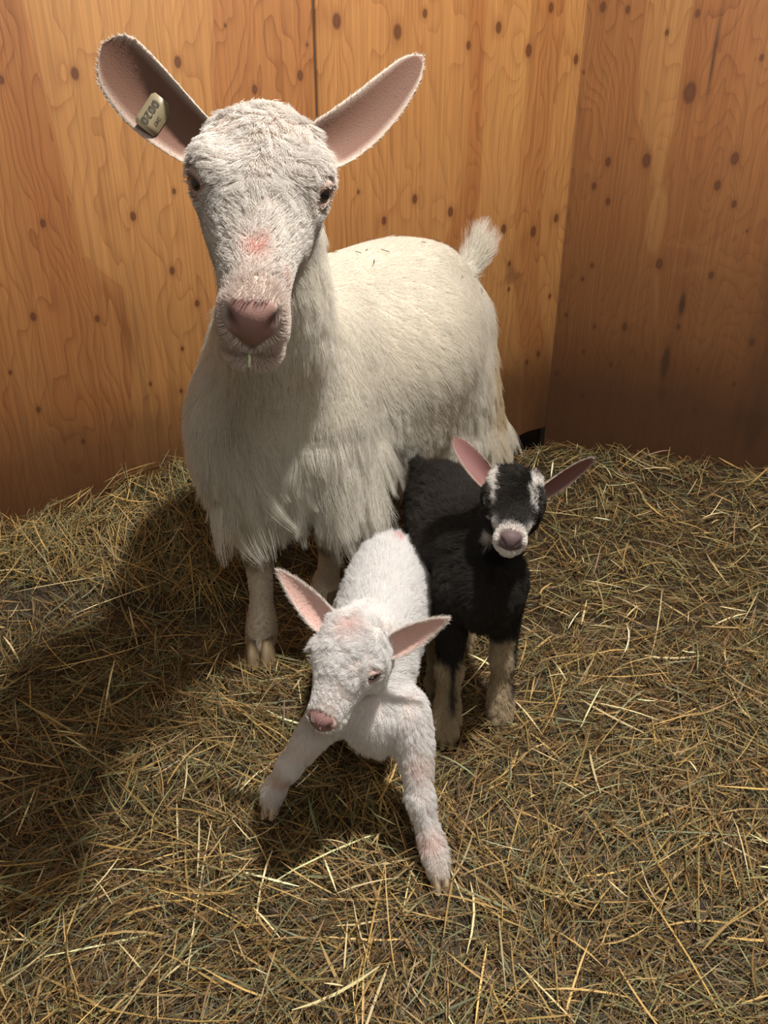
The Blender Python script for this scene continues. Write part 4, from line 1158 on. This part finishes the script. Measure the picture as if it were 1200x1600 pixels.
    hoof(kid, (-.075, 1.35, .000), (0, -1, 0), .024, .015, .017, hm); hoof(kid, (.020, 1.31, .000), (0, -1, 0), .024, .015, .017, hm)
build_white_kid()
print('white kid', round(time.time() - T0, 1))

# ------------------------------------------------------------------ the dark kid
def build_dark_kid():
    R = np.array([[-0.9865, -0.1371, 0.0895], [0.1354, -0.9905, -0.0254], [0.0922, -0.0129, 0.9957]]); U_, _, Vt = np.linalg.svd(R); R = U_ @ Vt
    t = V(.204, 1.172, .485); m = 1.05
    hp = lambda x, y, z: tuple(R @ (V(x, y, z) * m) + t)
    T = kid_head(R, t, m)
    T.append(Tube([(*hp(0, -.035, -.022), .034, .036), (.190, 1.225, .420, .042, .048), (.170, 1.250, .365, .056, .066)], up=(0, .4, .9), k=.025, comb=(0, .4, -.9), length=.018, lift=.3))
    T.append(Tube([(.172, 1.195, .325, .050, .055), (.162, 1.26, .340, .064, .080), (.138, 1.34, .335, .070, .082), (.122, 1.43, .340, .068, .080), (.108, 1.49, .345, .056, .066), (.100, 1.525, .345, .040, .045)],
                  k=.025, comb=(-.25, 1, -.5), length=.030, lift=.40))
    T.append(Tube([(.178, 1.185, .33, .038, .042), (.175, 1.19, .28, .040, .036)], up=(0, 1, 0), k=.03, comb=(0, -.1, -1), length=.022, lift=.3))
    LA = [(.130, 1.215, .315, .034, .044), (.122, 1.225, .255, .026, .030), (.119, 1.205, .165, .0165, .018), (.118, 1.195, .145, .019, .020), (.117, 1.190, .105, .0135, .0145), (.116, 1.182, .055, .019, .020), (.115, 1.170, .024, .017, .020)]
    LB = [(.208, 1.225, .315, .034, .044), (.216, 1.240, .255, .026, .030), (.219, 1.232, .165, .0165, .018), (.219, 1.228, .145, .019, .020), (.220, 1.226, .105, .0135, .0145), (.220, 1.222, .055, .019, .020), (.220, 1.212, .024, .017, .020)]
    for L_ in (LA, LB): T.append(leg([(a, b, c, d * 1.12, e * 1.12) for a, b, c, d, e in L_], k=.016, length=.014, lift=.34, density=1.3))
    for (hx, hy), (x, y) in (((.085, 1.46), (.100, 1.29)), ((.155, 1.48), (.175, 1.44))):
        T.append(leg([(hx, hy, .33, .036, .055), (hx - .0, hy - .05, .265, .026, .036), (.5 * (hx + x), .5 * (hy + y) + .05, .16, .014, .017), (x, y + .02, .08, .011, .012), (x, y + .004, .04, .0165, .018), (x, y, .022, .015, .017)], k=.02, length=.012, lift=.2))
    T.append(Tube([(.078, 1.55, .365, .013, .013), (.070, 1.58, .375, .009, .009), (.064, 1.60, .37, .005, .005)], k=.012, comb=(-.2, .7, -.2), length=.022, lift=.3))
    sc = Sculpt(T, .0042, .0021, (t - .11, t + .11))
    dpt = lambda p: np.dot(V(*p) - V(0, 0, CAM_H), V(0, CS, -SN))
    bL = V(*hp(.030, -.030, .012)); bR = V(*hp(-.030, -.030, .012))
    prof = [(0, .7), (.25, .95), (.5, 1.0), (.75, .85), (.9, .6), (1, .4)]
    eL = ear_shell(bL, at(709, 684, dpt(bL) + .01), (.35, -1, .0), .037, prof, cup=.48, thick=.003)
    eR = ear_shell(bR, at(927, 717, dpt(bR)), (-.1, -1, -.45), .040, prof, cup=.42, thick=.003)
    for e in (eL, eR): e.update(hairs=4500, hlen=.006, hin=np.array((.38, .25, .225)), hout=np.array((.30, .26, .22)), cin=np.array((.19, .085, .078)), cout=np.array((.34, .25, .21)))
    def pattern(X):
        """0 dark .. 1 white markings, and 0..1 cream stockings"""
        q = local(X, R, t) / m
        hd = (np.abs(q[:, 0]) < .06) & (q[:, 1] > -.06) & (np.abs(q[:, 2]) < .065)
        ax_ = np.abs(q[:, 0])
        # stripe from the ear root, inside the eye, down to the cheek of the muzzle
        yy = [-.045, -.020, .0, .020, .035, .055]; xx = [.032, .0305, .0265, .0255, .0245, .020]
        cx = np.interp(q[:, 1], yy, xx); hw = np.interp(q[:, 1], yy, [.005, .0062, .0050, .0042, .003, .003])
        wob = .0025 * fbm(q[:, 0] * 150, q[:, 1] * 150, 55, 2)
        st = sstep(1.25, .8, np.abs(ax_ - cx + wob) / hw) * (q[:, 2] > -.012) * sstep(-.047, -.036, q[:, 1])
        st = st * sstep(.034, .026, q[:, 1])
        mz = sstep(.058, .066, q[:, 1] + wob * 1.5)
        mz = np.maximum(mz, .95 * np.exp(-((ax_ - .021) ** 2 + (q[:, 1] - .050 + wob) ** 2 * .6 + (q[:, 2] + .006) ** 2) / .0075 ** 2))
        chin = sstep(.046, .056, q[:, 1]) * sstep(-.022, -.030, q[:, 2])
        bridge = sstep(.012, .007, ax_) * sstep(.062, .056, q[:, 1])
        mz = mz * (1 - .6 * bridge)
        tuft = np.exp(-((q[:, 0] - .026) ** 2 / .007 ** 2 + (q[:, 1] - .0) ** 2 / .016 ** 2 + (q[:, 2] + .056) ** 2 / .014 ** 2)) * 1.3
        w = np.clip(np.maximum.reduce([st, mz, chin]) * hd + tuft * (tuft > .2), 0, 1)
        zz = X[:, 2] + .015 * fbm(X[:, 0] * 60, X[:, 1] * 60, 58, 2)
        legA = X[:, 0] < .168
        top = np.where(X[:, 1] > 1.265, .19, np.where(legA, .165, .20))
        sock = sstep(top + .012, top - .012, zz) * (X[:, 2] < .24)
        stripe = np.where(legA, np.exp(-((X[:, 0] - .122) / .0055) ** 2), np.exp(-((X[:, 0] - .236) / .006) ** 2)) * sstep(.055, .085, X[:, 2]) * (X[:, 1] < 1.26)
        return w, np.clip(sock - .95 * stripe, 0, 1)
    def skin(X):
        q = local(X, R, t) / m
        w, s = pattern(X)
        c = np.tile(np.array((.022, .018, .016)), (len(X), 1))
        c = c * (1 - w[:, None]) + np.array((.55, .46, .42)) * w[:, None]
        c = c * (1 - s[:, None]) + np.array((.34, .26, .16)) * s[:, None]
        nose = (sstep(.0690, .0735, q[:, 1]) * sstep(.019, .015, np.abs(q[:, 0])) * sstep(-.027, -.024, q[:, 2]))[:, None]
        c = c * (1 - nose) + np.array((.10, .066, .068)) * nose
        nos = np.exp(-((np.abs(q[:, 0]) - .013) ** 2 + (q[:, 1] - .082) ** 2 + (q[:, 2] + .011) ** 2) / .0035 ** 2)[:, None]
        c = c * (1 - .8 * nos) + np.array((.01, .008, .008)) * .8 * nos
        mo = (np.exp(-((q[:, 2] + .0275) / .0016) ** 2) * sstep(.045, .06, q[:, 1]))[:, None]
        return c * (1 - .9 * mo) + np.array((.12, .06, .055)) * .9 * mo
    kid = finish_body('goat_kid', 'small black kid with white facial stripes and cream lower legs, beside the white kid', 'goat kid', sc, [eL, eR], skin, M_SKIN)
    def field(X, N, B):
        q = local(X, R, t) / m
        hd = (np.abs(q[:, 0]) < .055) & (q[:, 1] > -.045) & (np.abs(q[:, 2]) < .06)
        nosep = (q[:, 1] > .072) & (np.abs(q[:, 0]) < .018) & (q[:, 2] > -.026) & hd
        ring = eye_dist(q, KE, KR_) < .0108
        B['length'] = np.where(hd & (q[:, 1] > .058), .0035, np.where(hd, .010, B['length']))
        top = hd & (q[:, 2] > .02)
        a = fbm(q[:, 0] * 80, q[:, 1] * 70, 271, 2) * 4
        B['comb'] = np.where(top[:, None], np.stack([.6 * np.cos(a), -.3 + .6 * np.sin(a), 0 * a], 1) @ R.T, B['comb'])
        B['length'] = np.where(top & (q[:, 1] < .03), .015, B['length'])
        B['clump'] = np.where(hd, .35, .5); B['grav'] = 0 * B['grav']
        B['dens'] = np.where(nosep | ring, 0.0, np.where(hd, 2.4, B['dens']))
        return B
    def colour(X, N, ln):
        r = np.random.default_rng(8)
        w, s = pattern(X)
        sm = np.exp(-((X - V(.09, 1.33, .36)) ** 2 @ V(1 / .06 ** 2, 1 / .08 ** 2, 1 / .07 ** 2)))[:, None]
        c = np.array((.026, .022, .020)) * (1 - sm) + np.array((.055, .045, .039)) * sm
        c = c * (1 - w[:, None]) + np.array((.80, .77, .74)) * w[:, None]
        c = c * (1 - s[:, None]) + np.array((.58, .47, .32)) * s[:, None]
        return c * r.uniform(.8, 1.2, len(X))[:, None]
    groom('coat', kid, sc, [eL, eR], 170000, M_DARKHAIR, field, colour, width=.00056, seed=23, tau=.01, clumps=.025, tuft=.38)
    for s in (-1, 1):
        uv_ball('eye', R @ (V(s * KE[0], KE[1], KE[2]) * m) + t, KR_ * m, M_EYE, kid, colf=eye_colours(s, (.03, .025, .025), (.10, .08, .06)), n=20, R=R)
    hm = simple('cream_kid_hoof', (.24, .18, .10), .5)
    for (x, y) in ((.115, 1.163), (.220, 1.205), (.100, 1.285), (.175, 1.435)):
        hoof(kid, (x, y, .000), (0, -1, 0), .026, .017, .019, hm)
build_dark_kid()
print('script done', round(time.time() - T0, 1))
